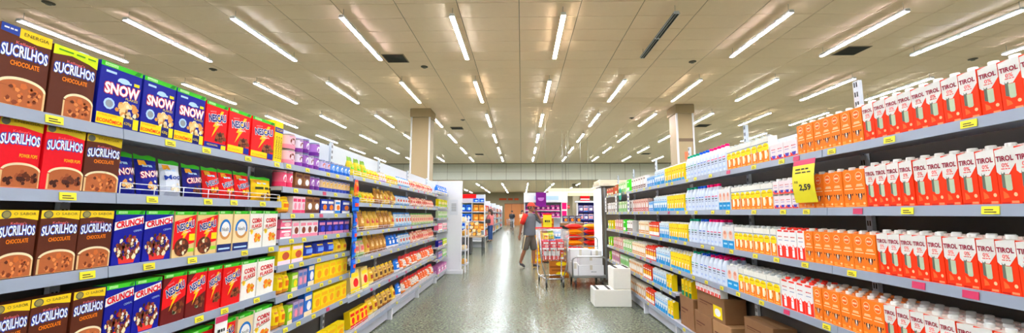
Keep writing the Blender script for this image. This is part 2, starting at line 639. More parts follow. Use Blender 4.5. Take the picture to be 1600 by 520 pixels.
def suc(key, body, band, H, style, desc):
    b = cbox(.178, H, .07, body)
    if style == 'tab':
        b.poly([(-.5, .9), (-.15, .885), (-.15, 1), (-.5, 1)], pm((40, 66, 140)), 2)
        b.text('~', -.33, .95, .24, .03, WHT, 3)
        b.poly([(-.15, .875), (.2, .85), (.5, .86), (.5, 1), (-.15, 1)], band, 1)
        b.text('ENERGIA', .18, .935, .5, .045, BLK, 2)
    elif style == 'lime':
        b.poly([(-.5, .86), (-.1, .9), (.3, .86), (.5, .82), (.5, 1), (-.5, 1)], band, 1)
        b.text('~', .02, .945, .84, .035, pm((80, 140, 30)), 2)
    elif style == 'sabor':
        b.poly([(-.5, .87), (0, .89), (.5, .85), (.5, 1), (-.5, 1)], band, 1)
        b.disc(-.33, .935, .12, .06, pm((96, 96, 78)), 2)
        b.disc(-.33, .935, .09, .045, pm((150, 140, 90)), 3)
        b.text('O SABOR', .14, .945, .58, .042, pm((90, 80, 50)), 2)
    else:
        b.poly([(-.5, .87), (0, .88), (.5, .83), (.5, 1), (-.5, 1)], band, 1)
        b.disc(-.38, .93, .1, .055, pm((96, 96, 78)), 2)
        b.text('ENERGIA', .1, .945, .6, .035, pm((120, 96, 20)), 2)
    b.text("Kellogg's", 0, .8, .4, .05, pm((236, 120, 120)), 2)
    b.text('SUCRILHOS', 0, .68, .9, .15, pm((238, 246, 252)), 2, .03, out=pm((40, 70, 160)), ob=.07, bold=.03, arc=.025)
    if style == 'red':
        b.text('POWER POPS', .22, .47, .42, .05, YEL, 2)
        bowl(b, .1, .25, .46, .12, CHO, 3)
    else:
        b.text('CHOCOLATE', .02, .545, .56, .065, ORG, 2, .03, bold=.03)
        bowl(b, .02 if style != 'lime' else .16, .25, .48 if style != 'lime' else .34, .13, CHO[:2] + [pm((196, 112, 60)), pm((214, 140, 84))], 5)
    kind(key, 'cereal_box', b, desc, 'cereal box')


SB = pm((84, 40, 22))
suc('choc_a', SB, pm((240, 200, 40)), .29, 'tab', 'big brown chocolate cereal box with blue and gold top band')
suc('choc_b', SB, pm((206, 222, 30)), .28, 'lime', 'big brown chocolate cereal box with lime top band')
suc('choc_r', pm((206, 20, 36)), pm((196, 170, 40)), .25, 'tab2', 'x')
suc('red_c', pm((210, 18, 38)), pm((206, 178, 40)), .255, 'red', 'red chocolate cereal box with bowl and gold top band')
suc('choc_g', SB, pm((206, 178, 40)), .245, 'gold', 'brown chocolate cereal box with dull gold top band')
suc('choc_s', SB, pm((240, 202, 50)), .243, 'sabor', 'brown chocolate cereal box with yellow top band and badge')
del K['choc_r']

# navy flakes box
b = cbox(.195, .285, .07, pm((16, 26, 130)))
green_top(b)
b.rect(-.38, -.14, .84, .875, LBLUE, 2)
b.rect(-.1, .24, .74, .77, LBLUE, 2)
b.disc(.05, .77, .14, .045, LBLUE, 2)
b.rect(.3, .44, .74, .79, YEL, 2)
b.text('SNOW', .04, .61, .84, .18, WHT, 2, .03, out=pm((190, 30, 40)), ob=.05, bold=.045)
b.text('FLAKES', .28, .5, .3, .04, YEL, 2)
b.disc(-.24, .36, .13, .09, LBLUE, 2, 10)
b.disc(-.24, .36, .09, .06, GREY, 3, 10)
b.blobs(.2, .3, .26, .12, FLK, 34, .07, 3, 2)
b.rect(-.5, .12, .03, .2, YEL, 5)
b.text('EMBALAGEM', -.26, .17, .4, .03, ORG, 6)
b.text('ECONÔMICA', -.19, .09, .58, .07, pm((220, 60, 20)), 6, bold=.03)
b.rect(.12, .34, .03, .19, pm((16, 22, 96)), 5)
b.text('620g', .23, .1, .18, .06, YEL, 6)
b.rect(.36, .5, .03, .2, YEL, 5)
kind('snow', 'cereal_box', b, 'navy flakes cereal box with green top and yellow strip', 'cereal box')


def nescau(key, W, H, body, desc, eco, tilt=.16, style=0):
    b = cbox(W, H, .065, body)
    if style == 1:
        b.poly([(-.5, .18), (.5, .3), (.5, .93), (-.5, .78)], RED, 1)
        b.disc(-.1, .22, .34, .2, BRN, 2)
        b.blobs(-.1, .2, .28, .14, CHO + [CREAM], 26, .06, 3, 8)
        b.rect(.22, .5, .35, .5, YEL, 2)
        b.rect(.2, .5, .1, .18, LGREEN, 2)
    elif style == 2:
        b.poly([(-.5, .3), (.1, .4), (.5, .5), (.5, .93), (-.1, .93), (-.5, .7)], RED, 1)
    green_top(b)
    b.poly([(.18, .86), (.3, .86), (.05, .56), (.16, .56), (-.2, .24), (-.05, .48), (-.16, .48)], pm((252, 190, 20)), 2)
    b.text('NESTLÉ', -.2, .8, .26, .035, pm((240, 190, 190)), 3, tilt)
    b.text('NESCAU', .02, .68, .8, .16, pm((22, 24, 110)), 4, tilt, out=WHT, ob=.055, bold=.035)
    b.text('CEREAL', .1, .555, .34, .045, WHT, 4, tilt)
    if style != 1:
        b.blobs(.2, .28, .24, .1, CHO + ([CREAM] if style == 2 else []), 30, .07, 3, 4)
    if eco == 1:
        b.rect(-.5, .5, .0, .13, NAVY, 5)
        b.text('+ECONOMIA', -.15, .08, .5, .04, YEL, 6)
        b.rect(.26, .48, .02, .11, YEL, 6)
    elif eco == 2:
        b.rect(-.5, .2, .03, .17, YEL, 5)
        b.text('ECONÔMICA', -.15, .09, .6, .06, ORG, 6)
        b.rect(.22, .48, .03, .17, NAVY, 5)
    kind(key, 'cereal_box', b, desc, 'cereal box')


nescau('nes_e', .17, .275, pm((218, 16, 24)), 'red chocolate cereal box with lightning and navy bottom strip', 1)
nescau('nes_y', .17, .28, pm((218, 16, 24)), 'red chocolate cereal box with lightning and yellow bottom strip', 2)
nescau('nes_b', .16, .242, pm((226, 196, 140)), 'beige and red chocolate cereal box with filled bowl', 0, .2, 1)
nescau('nes_d', .16, .25, pm((96, 24, 22)), 'dark maroon and red chocolate cereal box', 0, .3, 2)
nescau('nes_r', .15, .25, pm((204, 20, 22)), 'plain red chocolate cereal box with lightning', 0, .3, 0)
b = cbox(.07, .31, .17, pm((250, 208, 16)))
b.rect(-.5, .5, .72, .84, NAVY, 2)
b.text('CHOCOLATE', 0, .78, .8, .06, YEL, 3)
for x in (-.28, 0.02, .3):
    b.text('ECONÔMICA', x, .36, 2.4, .055, pm((60, 40, 20)), 2, PI / 2)
kind('spine', 'cereal_box', b, 'yellow cereal box standing spine outwards', 'cereal box')
b = cbox(.19, .245, .065, pm((16, 22, 132)))
green_top(b)
b.poly([(-.5, .63), (.5, .76), (.46, .9), (-.5, .78)], WHT, 1)
b.text('CRUNCH', 0, .765, .92, .125, pm((206, 14, 40)), 2, .11, bold=.045)
b.text('CEREAL', .3, .62, .3, .035, LBLUE, 2, .11)
b.blobs(0, .31, .42, .21, CHO + CHO + [CREAM, WHT, DRED], 130, .05, 2, 12)
b.poly([(-.25, .02), (.25, .02), (.32, .16), (-.3, .16)], pm((206, 60, 50)), 1.5)
kind('crunch', 'cereal_box', b, 'blue cereal box with white banner over chocolate crisps', 'cereal box')
b = cbox(.15, .247, .06, pm((238, 216, 170)))
green_top(b)
b.rect(-.5, .5, .0, .19, pm((26, 40, 96)), 1)
b.rect(-.4, .4, .06, .1, LBLUE, 2)
b.disc(0, .55, .4, .25, pm((40, 120, 190)), 1)
b.disc(0, .5, .38, .2, TAN, 2, 18, PI, 2 * PI)
b.disc(0, .55, .3, .185, WHT, 3)
b.text('Nesfit', 0, .55, .46, .09, pm((40, 50, 70)), 4)
kind('nesfit', 'cereal_box', b, 'cream cereal box with round white emblem in blue ring', 'cereal box')
b = cbox(.145, .25, .06, pm((242, 240, 230)))
green_top(b)
b.text('CORN', 0, .74, .72, .13, pm((200, 20, 40)), 2, .05, bold=.04)
b.text('FLAKES', .02, .59, .76, .1, pm((200, 20, 40)), 2, .12, bold=.03)
b.poly([(-.5, .45), (.4, .56), (.4, .57), (-.5, .47)], pm((90, 110, 60)), 2)
b.blobs(.12, .27, .22, .08, [ORG, pm((226, 110, 30)), GOLD], 22, .09, 2, 5)
b.blobs(-.36, .45, .06, .05, [YEL, GOLD], 6, .07, 2, 6)
kind('corn', 'cereal_box', b, 'white corn flakes cereal box with red lettering', 'cereal box')


# ---------------------------------------------------------------- cartons with a cap
def cap_mesh(mt, r=.0165, h=.017, x=0, y=0, z=0):
    return MB().lathe([(r, 0), (r, h * .8), (r * .9, h)], mt, 10, (x, y, z)).build('cap')


CAPW, CAPG, CAPR = cap_mesh(pm((240, 240, 236))), cap_mesh(pm((196, 198, 196))), cap_mesh(pm((224, 70, 56)))


def carton(key, W, H, D, body, draw, desc, cap=CAPW, top=None, name='milk_carton', cat='milk carton'):
    b = MB(W, D, H)
    hs = .018                                 # the top slopes down to the front
    x, y = W / 2, D / 2
    vs_ = [(-x, -y, 0), (x, -y, 0), (x, y, 0), (-x, y, 0), (-x, -y, H - hs * .4), (x, -y, H - hs * .4), (x, y, H), (-x, y, H)]
    b.raw(vs_, [(0, 1, 5, 4), (1, 2, 6, 5), (2, 3, 7, 6), (3, 0, 4, 7), (3, 2, 1, 0)], body)
    b.raw(vs_[4:], [(0, 1, 2, 3)], top or body)
    b.box(-x * .98, x * .98, -.003, .003, H - hs * .3, H + .003, top or body)
    b.H = H - hs * .4
    draw(b)
    b.H = H
    kind(key, name, b, desc, cat, (('cap', cap, (0, -.006, H - .006)),) if cap else ())


def d_tirol(b):
    b.poly([(-.5, .58), (-.36, .53), (.1, .53), (.5, .72), (.5, 1), (-.5, 1)], pm((226, 224, 218)), 1)
    b.poly([(-.5, .97), (0, 1), (-.5, 1)], pm((226, 70, 40)), 2)
    b.text('TIROL', -.02, .81, .88, .1, pm((140, 12, 52)), 2, .02, bold=.035)
    b.text('0%', -.02, .69, .36, .075, pm((230, 80, 80)), 2, bold=.01)
    b.text('~', -.02, .625, .44, .025, pm((230, 90, 90)), 2)
    b.poly([(-.3, .3), (-.1, .27), (-.1, .56), (-.28, .58)], pm((104, 110, 98)), 2)
    b.disc(-.2, .57, .06, .03, pm((226, 224, 218)), 3)
    b.poly([(-.12, .27), (-.06, .24), (.14, .24), (.2, .27), (.2, .52), (-.12, .52)], pm((186, 198, 172)), 3)
    b.poly([(-.3, .1), (-.02, .12), (-.08, .18), (-.3, .24)], pm((250, 110, 60)), 2)
    b.disc(.3, .17, .09, .035, pm((250, 190, 150)), 2)
    b.rect(.06, .42, .02, .06, pm((250, 150, 110)), 2)
    b.rect(-.44, 0, .01, .04, pm((180, 40, 20)), 2)


carton('tirol', .072, .2, .07, pm((238, 62, 16)), d_tirol, 'orange and white milk carton with red lettering', top=pm((226, 210, 200)))


def d_cow(b):
    b.disc(0, .82, .3, .12, pm((250, 206, 160)), 1)
    b.disc(0, .82, .26, .1, pm((240, 110, 40)), 2)
    b.text('~', 0, .82, .36, .07, pm((252, 226, 200)), 3, .1)
    for z, w_ in ((.6, .5), (.565, .6), (.49, .8)):
        b.rect(-w_ / 2, w_ / 2, z - .012, z + .012, pm((252, 214, 170)), 1)
    b.poly([(-.2, .36), (.2, .36), (.18, .28), (.1, .2), (-.1, .2), (-.18, .28)], pm((60, 44, 44)), 1)
    b.poly([(-.05, .36), (.05, .36), (.08, .24), (-.08, .24)], pm((240, 220, 200)), 2)
    b.disc(0, .23, .1, .032, pm((206, 150, 130)), 3)
    b.rect(-.42, -.1, .06, .12, pm((250, 160, 80)), 1)
    b.disc(.3, .1, .1, .03, pm((250, 200, 150)), 1)
    for s in (-1, 1):
        b.poly([(s * .26, .34), (s * .4, .38), (s * .34, .3)], pm((60, 40, 40)), 2)
    b.rect(-.4, .4, .03, .045, pm((250, 190, 120)), 1)


carton('cow', .075, .197, .07, pm((240, 128, 44)), d_cow, 'orange milk carton with emblem and cow face', top=pm((236, 150, 90)))


def d_yo(b):
    b.rect(-.5, .5, .0, .48, pm((244, 130, 20)), 1)
    b.disc(0, .6, .5, .16, YEL, 2)
    b.rect(-.5, .5, .5, .66, YEL, 2.4)
    b.rect(-.5, .5, .76, .8, GREY, 2)
    b.text('~', 0, .64, .6, .05, pm((190, 120, 10)), 3)
    b.poly([(-.16, .14), (.16, .14), (.2, .46), (-.2, .46)], pm((250, 240, 214)), 3)
    b.disc(.28, .3, .08, .1, pm((250, 220, 160)), 3)
    b.rect(-.3, .3, .04, .08, pm((250, 190, 110)), 2)


carton('yo', .07, .195, .068, pm((232, 230, 222)), d_yo, 'yellow and orange milk carton with white glass', cap=CAPG)


def d_wr(b):
    b.poly([(-.5, 0), (.5, 0), (.5, .46), (.25, .4), (0, .5), (-.25, .4), (-.5, .46)], pm((232, 58, 40)), 1)
    b.text('~', 0, .76, .6, .05, pm((200, 60, 60)), 2)
    b.rect(-.3, .3, .62, .64, pm((120, 130, 170)), 2)
    b.rect(-.36, .36, .94, 1, pm((226, 70, 60)), 2)
    b.disc(0, .3, .17, .17, WHT, 3, 16, 0, PI)
    b.rect(-.17, .17, .06, .3, WHT, 3)


carton('wr', .07, .195, .068, pm((240, 238, 236)), d_wr, 'white and red milk carton with rounded glass', cap=CAPR)


def d_wp(b):
    b.rect(-.5, .5, 0, .12, pm((236, 90, 70)), 1)
    b.poly([(-.3, .3), (.3, .3), (.2, .1), (-.2, .1)], pm((90, 80, 170)), 2)
    b.poly([(-.5, .3), (-.1, .12), (-.5, .1)], pm((230, 60, 70)), 2)
    b.text('~', 0, .68, .6, .08, pm((200, 70, 90)), 2)
    b.rect(-.3, .3, .5, .54, pm((170, 150, 190)), 2)


carton('wp', .068, .12, .068, pm((238, 226, 226)), d_wp, 'small white milk carton with red foot', cap=CAPW)


def d_face(b):
    b.rect(-.5, .5, 0, .36, pm((26, 142, 196)), 1)
    b.disc(0, .62, .34, .2, pm((240, 190, 170)), 2)
    b.disc(0, .7, .2, .08, pm((214, 150, 130)), 3)
    b.rect(-.3, .3, .16, .24, pm((170, 214, 236)), 2)


carton('face', .066, .195, .066, pm((226, 226, 226)), d_face, 'white and blue milk carton with pink roundel')


def d_bw(b):
    b.rect(-.5, .5, 0, .45, pm((30, 140, 196)), 1)
    b.rect(-.5, .5, .6, .72, pm((150, 196, 226)), 1)
    b.poly([(-.2, .25), (.2, .25), (.25, .55), (-.25, .55)], WHT, 2)
    b.text('~', 0, .8, .6, .06, pm((30, 90, 160)), 2)


carton('bw', .066, .19, .066, pm((216, 228, 236)), d_bw, 'white and turquoise milk carton')


def d_yc(b):
    b.rect(-.5, .5, 0, .18, pm((40, 150, 196)), 1)
    b.poly([(-.2, .2), (.2, .2), (.25, .5), (-.25, .5)], pm((250, 236, 190)), 2)
    b.disc(.2, .3, .12, .14, ORG, 3)
    b.text('~', 0, .72, .6, .07, pm((180, 110, 10)), 2)


carton('yc', .068, .19, .066, pm((248, 206, 20)), d_yc, 'yellow milk carton with pale glass')
carton('yg', .068, .19, .066, pm((240, 200, 30)), lambda b: (b.rect(-.5, .5, 0, .3, pm((20, 110, 70)), 1), b.disc(0, .55, .34, .14, pm((20, 110, 70)), 2), b.disc(0, .55, .24, .1, YEL, 3)), 'yellow and dark green drink carton')


def gen_carton(key, W, H, col, c2, c3, desc, cap=None, name='food_carton', cat='carton', D=.07):
    def dr(b):
        b.rect(-.5, .5, .08, .34, c2, 1)
        b.disc(0, .5, .3, .2, c3, 2)
        b.rect(-.34, .34, .76, .84, c2, 2)
        b.rect(-.3, .3, .16, .22, WHT, 2)
    carton(key, W, H, D, col, dr, desc, cap, None, name, cat)


gen_carton('cream', .06, .19, pm((236, 222, 190)), TAN, WHT, 'cream food carton with tan panel', CAPW)
gen_carton('gcart', .07, .19, pm((206, 222, 180)), GRN, WHT, 'pale green food carton')
gen_carton('bgreen', .1, .2, pm((70, 214, 40)), WHT, GRN, 'bright green food carton')
gen_carton('pcart', .06, .19, pm((226, 190, 176)), pm((190, 90, 90)), WHT, 'pale pink food carton')
gen_carton('rcart', .06, .18, pm((206, 70, 40)), WHT, YEL, 'red and orange food carton', CAPR)
gen_carton('bcart', .1, .15, pm((170, 96, 60)), CREAM, RED, 'brown food carton with cream panel')
gen_carton('wbcart', .07, .19, pm((232, 228, 222)), pm((110, 74, 60)), WHT, 'white food carton with brown panel')
gen_carton('ycart', .07, .17, pm((226, 206, 30)), GRN, WHT, 'yellow drink carton')
gen_carton('lgc', .07, .17, pm((130, 190, 40)), YEL, WHT, 'lime green drink carton')
gen_carton('lbc', .07, .14, pm((150, 190, 226)), BLUE, WHT, 'light blue food carton')


def d_box(b, c2, c3, txt=None, tc=None):
    b.rect(-.5, .5, .0, .2, c2, 1)
    b.disc(.1, .42, .28, .2, c3, 2)
    if txt:
        b.text(txt, 0, .78, .8, .16, tc, 2)
    else:
        b.rect(-.4, .4, .68, .86, c2, 2)


def gen_box(key, W, H, D, col, c2, c3, desc, name='food_box', cat='box', txt=None, tc=None):
    b = cbox(W, H, D, col)
    d_box(b, c2, c3, txt, tc)
    kind(key, name, b, desc, cat)


gen_box('pinkbox', .13, .07, .1, pm((236, 120, 150)), WHT, pm((250, 200, 200)), 'flat pink food box')
gen_box('whitebox', .12, .15, .07, pm((236, 232, 232)), PINK, pm((130, 60, 40)), 'white food box with brown dot')
gen_box('pinkwhite', .1, .15, .07, pm((240, 220, 226)), pm((226, 80, 120)), PINK, 'pale pink food box')
gen_box('brownwhite', .12, .165, .07, pm((140, 98, 60)), BRN, WHT, 'brown food box with white shape')
gen_box('navybox', .11, .13, .07, pm((34, 30, 120)), pm((210, 140, 170)), pm((60, 70, 190)), 'navy food box with pink foot')
gen_box('yellowhite', .2, .15, .08, pm((236, 206, 50)), pm((240, 220, 230)), pm((190, 90, 60)), 'yellow and white food box')
gen_box('yellowbox', .12, .17, .07, pm((248, 208, 10)), pm((240, 180, 10)), pm((236, 160, 30)), 'bright yellow food box')
gen_box('bluebox', .09, .19, .06, pm((50, 110, 190)), CREAM, WHT, 'tall blue food box')
gen_box('purplebox', .1, .15, .06, pm((170, 150, 180)), pm((90, 120, 180)), PINK, 'lilac food box')
gen_box('greenbox', .1, .14, .06, pm((150, 196, 60)), CREAM, YEL, 'green food box')
gen_box('blueorange', .12, .13, .06, pm((34, 60, 150)), WHT, ORG, 'blue food box with orange dot')
gen_box('whiteorange', .09, .13, .06, pm((232, 226, 220)), BLUE, ORG, 'white food box with orange dot')
gen_box('creamsack', .15, .2, .1, pm((240, 214, 140)), YEL, RED, 'cream and yellow food box with red dot')
gen_box('mauvebox', .22, .16, .16, pm((186, 120, 170)), pm((220, 170, 200)), WHT, 'mauve food box')
gen_box('redyellow', .1, .15, .07, pm((240, 200, 20)), RED, pm((230, 40, 30)), 'yellow food box with red bands')
gen_box('booky', .045, .2, .12, pm((206, 160, 160)), WHT, PURP, 'slim pink food box')
gen_box('bookg', .045, .19, .12, pm((166, 200, 150)), WHT, GRN, 'slim green food box')
gen_box('bookw', .045, .18, .12, pm((226, 216, 196)), TAN, WHT, 'slim cream food box')


# ---------------------------------------------------------------- tins
def tin(key, r, h, col, c2, c3, lid, desc):
    b = MB(2 * r, 2 * r, h)
    b.lathe([(r * .97, 0, M_STEEL), (r, .004, c2), (r, h * .32, col), (r, h - .008, M_STEEL), (r, h - .003, M_STEEL), (r * .96, h, M_STEEL)], col, 16)
    b.yf = lambda x, z: -math.sqrt(max(0, 1 - (2 * x) ** 2)) * r - .0003
    b.disc(0, .55, .24, .24, c3, 1, 12)
    b.rect(-.3, -.1, .84, .9, c2, 1)
    b.rect(-.1, .1, .84, .9, c2, 1)
    b.rect(.1, .3, .84, .9, c2, 1)
    lm = MB().lathe([(r * .99, 0), (r * .99, .006), (r * .9, .007)], lid, 16).build('lid')
    kind(key, 'food_tin', b, desc, 'tin', (('lid', lm, (0, 0, h - .001)),))


tin('tpink', .05, .115, pm((240, 200, 206)), pm((236, 150, 170)), pm((120, 60, 40)), pm((200, 150, 130)), 'pale pink tin with brown emblem')
tin('twhite', .045, .11, pm((232, 226, 236)), PURP, pm((120, 60, 50)), pm((170, 150, 190)), 'white tin with purple foot')
tin('tpurp', .042, .115, pm((170, 120, 190)), pm((110, 50, 140)), WHT, pm((90, 100, 170)), 'purple tin with white roundel')
tin('tblue', .04, .1, pm((110, 160, 220)), pm((40, 110, 200)), WHT, pm((60, 80, 150)), 'blue tin with white roundel')
tin('tmix', .04, .1, pm((206, 196, 220)), pm((90, 90, 180)), pm((210, 120, 90)), pm((80, 90, 160)), 'lilac tin with orange roundel')
tin('tmag', .05, .12, pm((232, 110, 140)), pm((226, 70, 110)), WHT, pm((236, 160, 170)), 'raspberry pink tin')
tin('tjar', .032, .11, pm((226, 200, 160)), pm((60, 80, 170)), GOLD, pm((50, 70, 160)), 'small cream jar with blue lid')


# ---------------------------------------------------------------- pouches and bags
def pouch(key, W, H, T, col, top, c2, c3, desc, draw=None, name='food_bag', cat='bag', seal=.1, tip=0.0):
    b = MB(W, T, H)
    nx, nz = 7, 9

    def prof(x, z):                     # half thickness
        a = max(0.0, math.cos(PI * x)) ** .55
        t = min(1, z / .12) ** .5 if z < .5 else max(0.0, min(1, (1 - seal - z) / .3)) ** .7
        return T / 2 * a * max(.04, t)

    def wid(z):
        return 1 - .06 * math.sin(PI * z) - tip * max(0, z - .55)
    for s in (-1, 1):
        g = [[(x / nx - .5, z / nz) for x in range(nx + 1)] for z in range(nz + 1)]
        for j in range(nz):
            for i in range(nx):
                q = [g[j][i], g[j][i + 1], g[j + 1][i + 1], g[j + 1][i]]
                zc = (j + .5) / nz
                mt = top if zc > 1 - seal - .02 else (c2 if zc < .24 else col)
                p = [(x * W * wid(z), s * (prof(x, z) + .0004), z * H + (.004 * math.sin(9 * x) if z > .95 else 0)) for x, z in q]
                b.face(p if s < 0 else p[::-1], mt, True)
    b.yf = lambda x, z: -(prof(x, z) + .0012)
    if draw:
        draw(b)
    else:
        for i, (x0, x1) in enumerate(((-.26, -.1), (-.1, .1), (.1, .26))):
            b.rect(x0, x1, .34, .58, c3, 1 + .2 * i)
            b.rect(x0, x1, .68, .76, c2, 1)
    kind(key, name, b, desc, cat)


def d_btxt(txt, colr, outc, low, rot=.12):
    def f(b):
        b.rect(-.4, -.12, .72, .86, pm((244, 170, 60)), 3)
        b.text(txt, 0, .5, .8, .16, colr, 4, rot, out=outc, ob=.05, bold=.02)
        b.blobs(.05, .22, .26, .1, low, 16, .07, 3, 9)
        b.rect(-.3, .1, .68, .74, LBLUE, 3)
    return f


pouch('bsnow', .15, .2, .06, pm((18, 28, 130)), GRN, pm((18, 28, 130)), WHT, 'navy flakes bag with green seal', d_btxt('SNOW', WHT, pm((190, 40, 50)), FLK), 'cereal_bag', 'cereal bag')
pouch('bmoca', .13, .19, .06, pm((222, 228, 234)), GRN, pm((200, 206, 216)), WHT, 'white cereal bag with green seal and blue lettering', d_btxt('Moça', pm((30, 60, 140)), None, [CREAM, WHT]), 'cereal_bag', 'cereal bag')
pouch('bcrunch', .14, .185, .06, pm((24, 24, 110)), GRN, pm((24, 24, 110)), WHT, 'navy crisp cereal bag with white and red lettering', d_btxt('CRUNCH', WHT, pm((206, 20, 50)), CHO), 'cereal_bag', 'cereal bag')
pouch('bnes', .13, .185, .06, pm((216, 30, 28)), GRN, pm((200, 40, 30)), WHT, 'red chocolate cereal bag with green seal', d_btxt('NESCAU', pm((24, 24, 110)), WHT, [ORG, YEL, BRN], .3), 'cereal_bag', 'cereal bag')
pouch('byel', .15, .17, .07, pm((246, 196, 10)), GRN, pm((240, 180, 10)), pm((90, 60, 20)), 'yellow cereal bag with green seal', d_btxt('~', pm((60, 60, 20)), None, [BRN, GOLD]), 'cereal_bag', 'cereal bag')
pouch('pgy', .145, .21, .075, pm((196, 176, 40)), pm((110, 150, 40)), pm((206, 190, 60)), GRN, 'green and yellow food bag with pointed top', seal=.16, tip=.7)
pouch('pyel', .14, .13, .08, pm((228, 196, 50)), pm((216, 190, 60)), pm((236, 206, 90)), pm((190, 110, 40)), 'small yellow food bag')
pouch('pgold', .15, .19, .09, pm((214, 176, 80)), pm((200, 160, 60)), pm((222, 190, 100)), pm((190, 80, 70)), 'golden food bag', seal=.14, tip=.3)
pouch('pgold2', .15, .2, .09, pm((190, 140, 70)), pm((226, 190, 90)), pm((160, 110, 60)), pm((236, 210, 150)), 'brown and cream food bag', seal=.14, tip=.3)
pouch('ppk2', .12, .16, .08, pm((214, 150, 120)), pm((236, 200, 170)), pm((236, 220, 206)), pm((190, 60, 70)), 'salmon food bag with pale top')
pouch('pred2', .13, .18, .09, pm((226, 110, 60)), pm((206, 36, 28)), pm((236, 226, 214)), pm((240, 220, 180)), 'orange food bag with red top', seal=.2)
pouch('pbrn2', .13, .17, .09, pm((226, 190, 60)), pm((190, 140, 60)), pm((236, 214, 140)), pm((150, 70, 40)), 'yellow food bag with brown panel', tip=.2)
pouch('plil', .13, .14, .08, pm((216, 200, 190)), pm((190, 180, 160)), pm((190, 160, 206)), pm((206, 170, 60)), 'lilac and cream food bag')
pouch('pbw', .13, .15, .08, pm((206, 216, 220)), pm((60, 130, 190)), pm((120, 170, 206)), pm((206, 90, 60)), 'blue and white food bag')
pouch('ppk', .12, .15, .08, pm((230, 196, 170)), pm((206, 90, 80)), pm((226, 170, 140)), pm((200, 80, 90)), 'peach and red food bag')
pouch('ppg', .12, .17, .08, pm((222, 190, 160)), pm((110, 170, 90)), pm((160, 190, 120)), pm((206, 110, 110)), 'peach and green food bag')
pouch('pred', .13, .17, .09, pm((232, 220, 206)), pm((206, 36, 28)), pm((226, 140, 70)), pm((60, 90, 150)), 'white and orange food bag with red top', seal=.2)
pouch('pblue', .13, .16, .09, pm((40, 120, 206)), pm((30, 90, 180)), pm((226, 226, 226)), WHT, 'bright blue food bag')
pouch('pbrn', .13, .16, .09, pm((206, 170, 90)), pm((236, 200, 40)), pm((150, 100, 50)), pm((90, 60, 40)), 'brown and gold food bag', tip=.2)
pouch('pyy', .14, .17, .08, pm((246, 206, 16)), pm((240, 190, 10)), pm((206, 140, 60)), pm((216, 120, 30)), 'bright yellow food bag')
pouch('pnavy', .17, .15, .09, pm((36, 56, 150)), pm((30, 40, 110)), pm((226, 190, 40)), pm((120, 160, 230)), 'navy blue food bag with yellow foot')
pouch('sack_r', .42, .6, .13, pm((206, 40, 30)), pm((236, 190, 30)), pm((206, 34, 30)), WHT, 'red and yellow rice sack', name='rice_sack', cat='sack', seal=.04)
pouch('sack_y', .42, .6, .13, pm((246, 196, 20)), pm((240, 180, 20)), pm((240, 150, 30)), RED, 'yellow rice sack', name='rice_sack', cat='sack', seal=.04)


# ---------------------------------------------------------------- bottles
def bottle(key, capc, desc):
    b = MB(.078, .07, .242)
    body = mat('milky_bottle', (216, 228, 244), .3, var=.02)
    b.lathe([(.03, 0), (.039, .006), (.039, .145), (.037, .175), (.018, .222), (.016, .226)], body, 14, sq=.35, sy=.9)
    b.yf = lambda x, z: -.0358
    b.rect(-.36, .36, .52, .55, capc, 1)
    b.text('~', 0, .44, .56, .07, pm((40, 44, 60)), 1)
    b.rect(-.3, .3, .34, .37, pm((150, 160, 190)), 1)
    b.rect(-.26, .26, .12, .2, pm((190, 206, 236)), 1)
    cm_ = MB().lathe([(.019, 0), (.019, .02), (.017, .024)], capc, 12).build('cap')
    kind(key, 'milk_bottle', b, desc, 'milk bottle', (('cap', cm_, (0, 0, .222)),))


bottle('bog', pm((20, 150, 120)), 'white milk bottle with green cap')
bottle('bob', pm((26, 90, 190)), 'white milk bottle with blue cap')
bottle('bop', pm((226, 20, 110)), 'white milk bottle with pink cap')

# ================================================================== shelving
LIP, BX = 1.80, 2.05
tagmY = MB().box(-.036, .036, -.001, .001, -.017, .017, M_TAGY)
for z_ in (-.008, .002):
    tagmY.box(-.024, .012 if z_ > 0 else .024, -.0016, -.001, z_ - .002, z_ + .002, M_DARK)
TAGY = tagmY.build('price_tag')
TAGR = MB().box(-.036, .036, -.001, .001, -.017, .017, M_TAGR).build('price_tag')


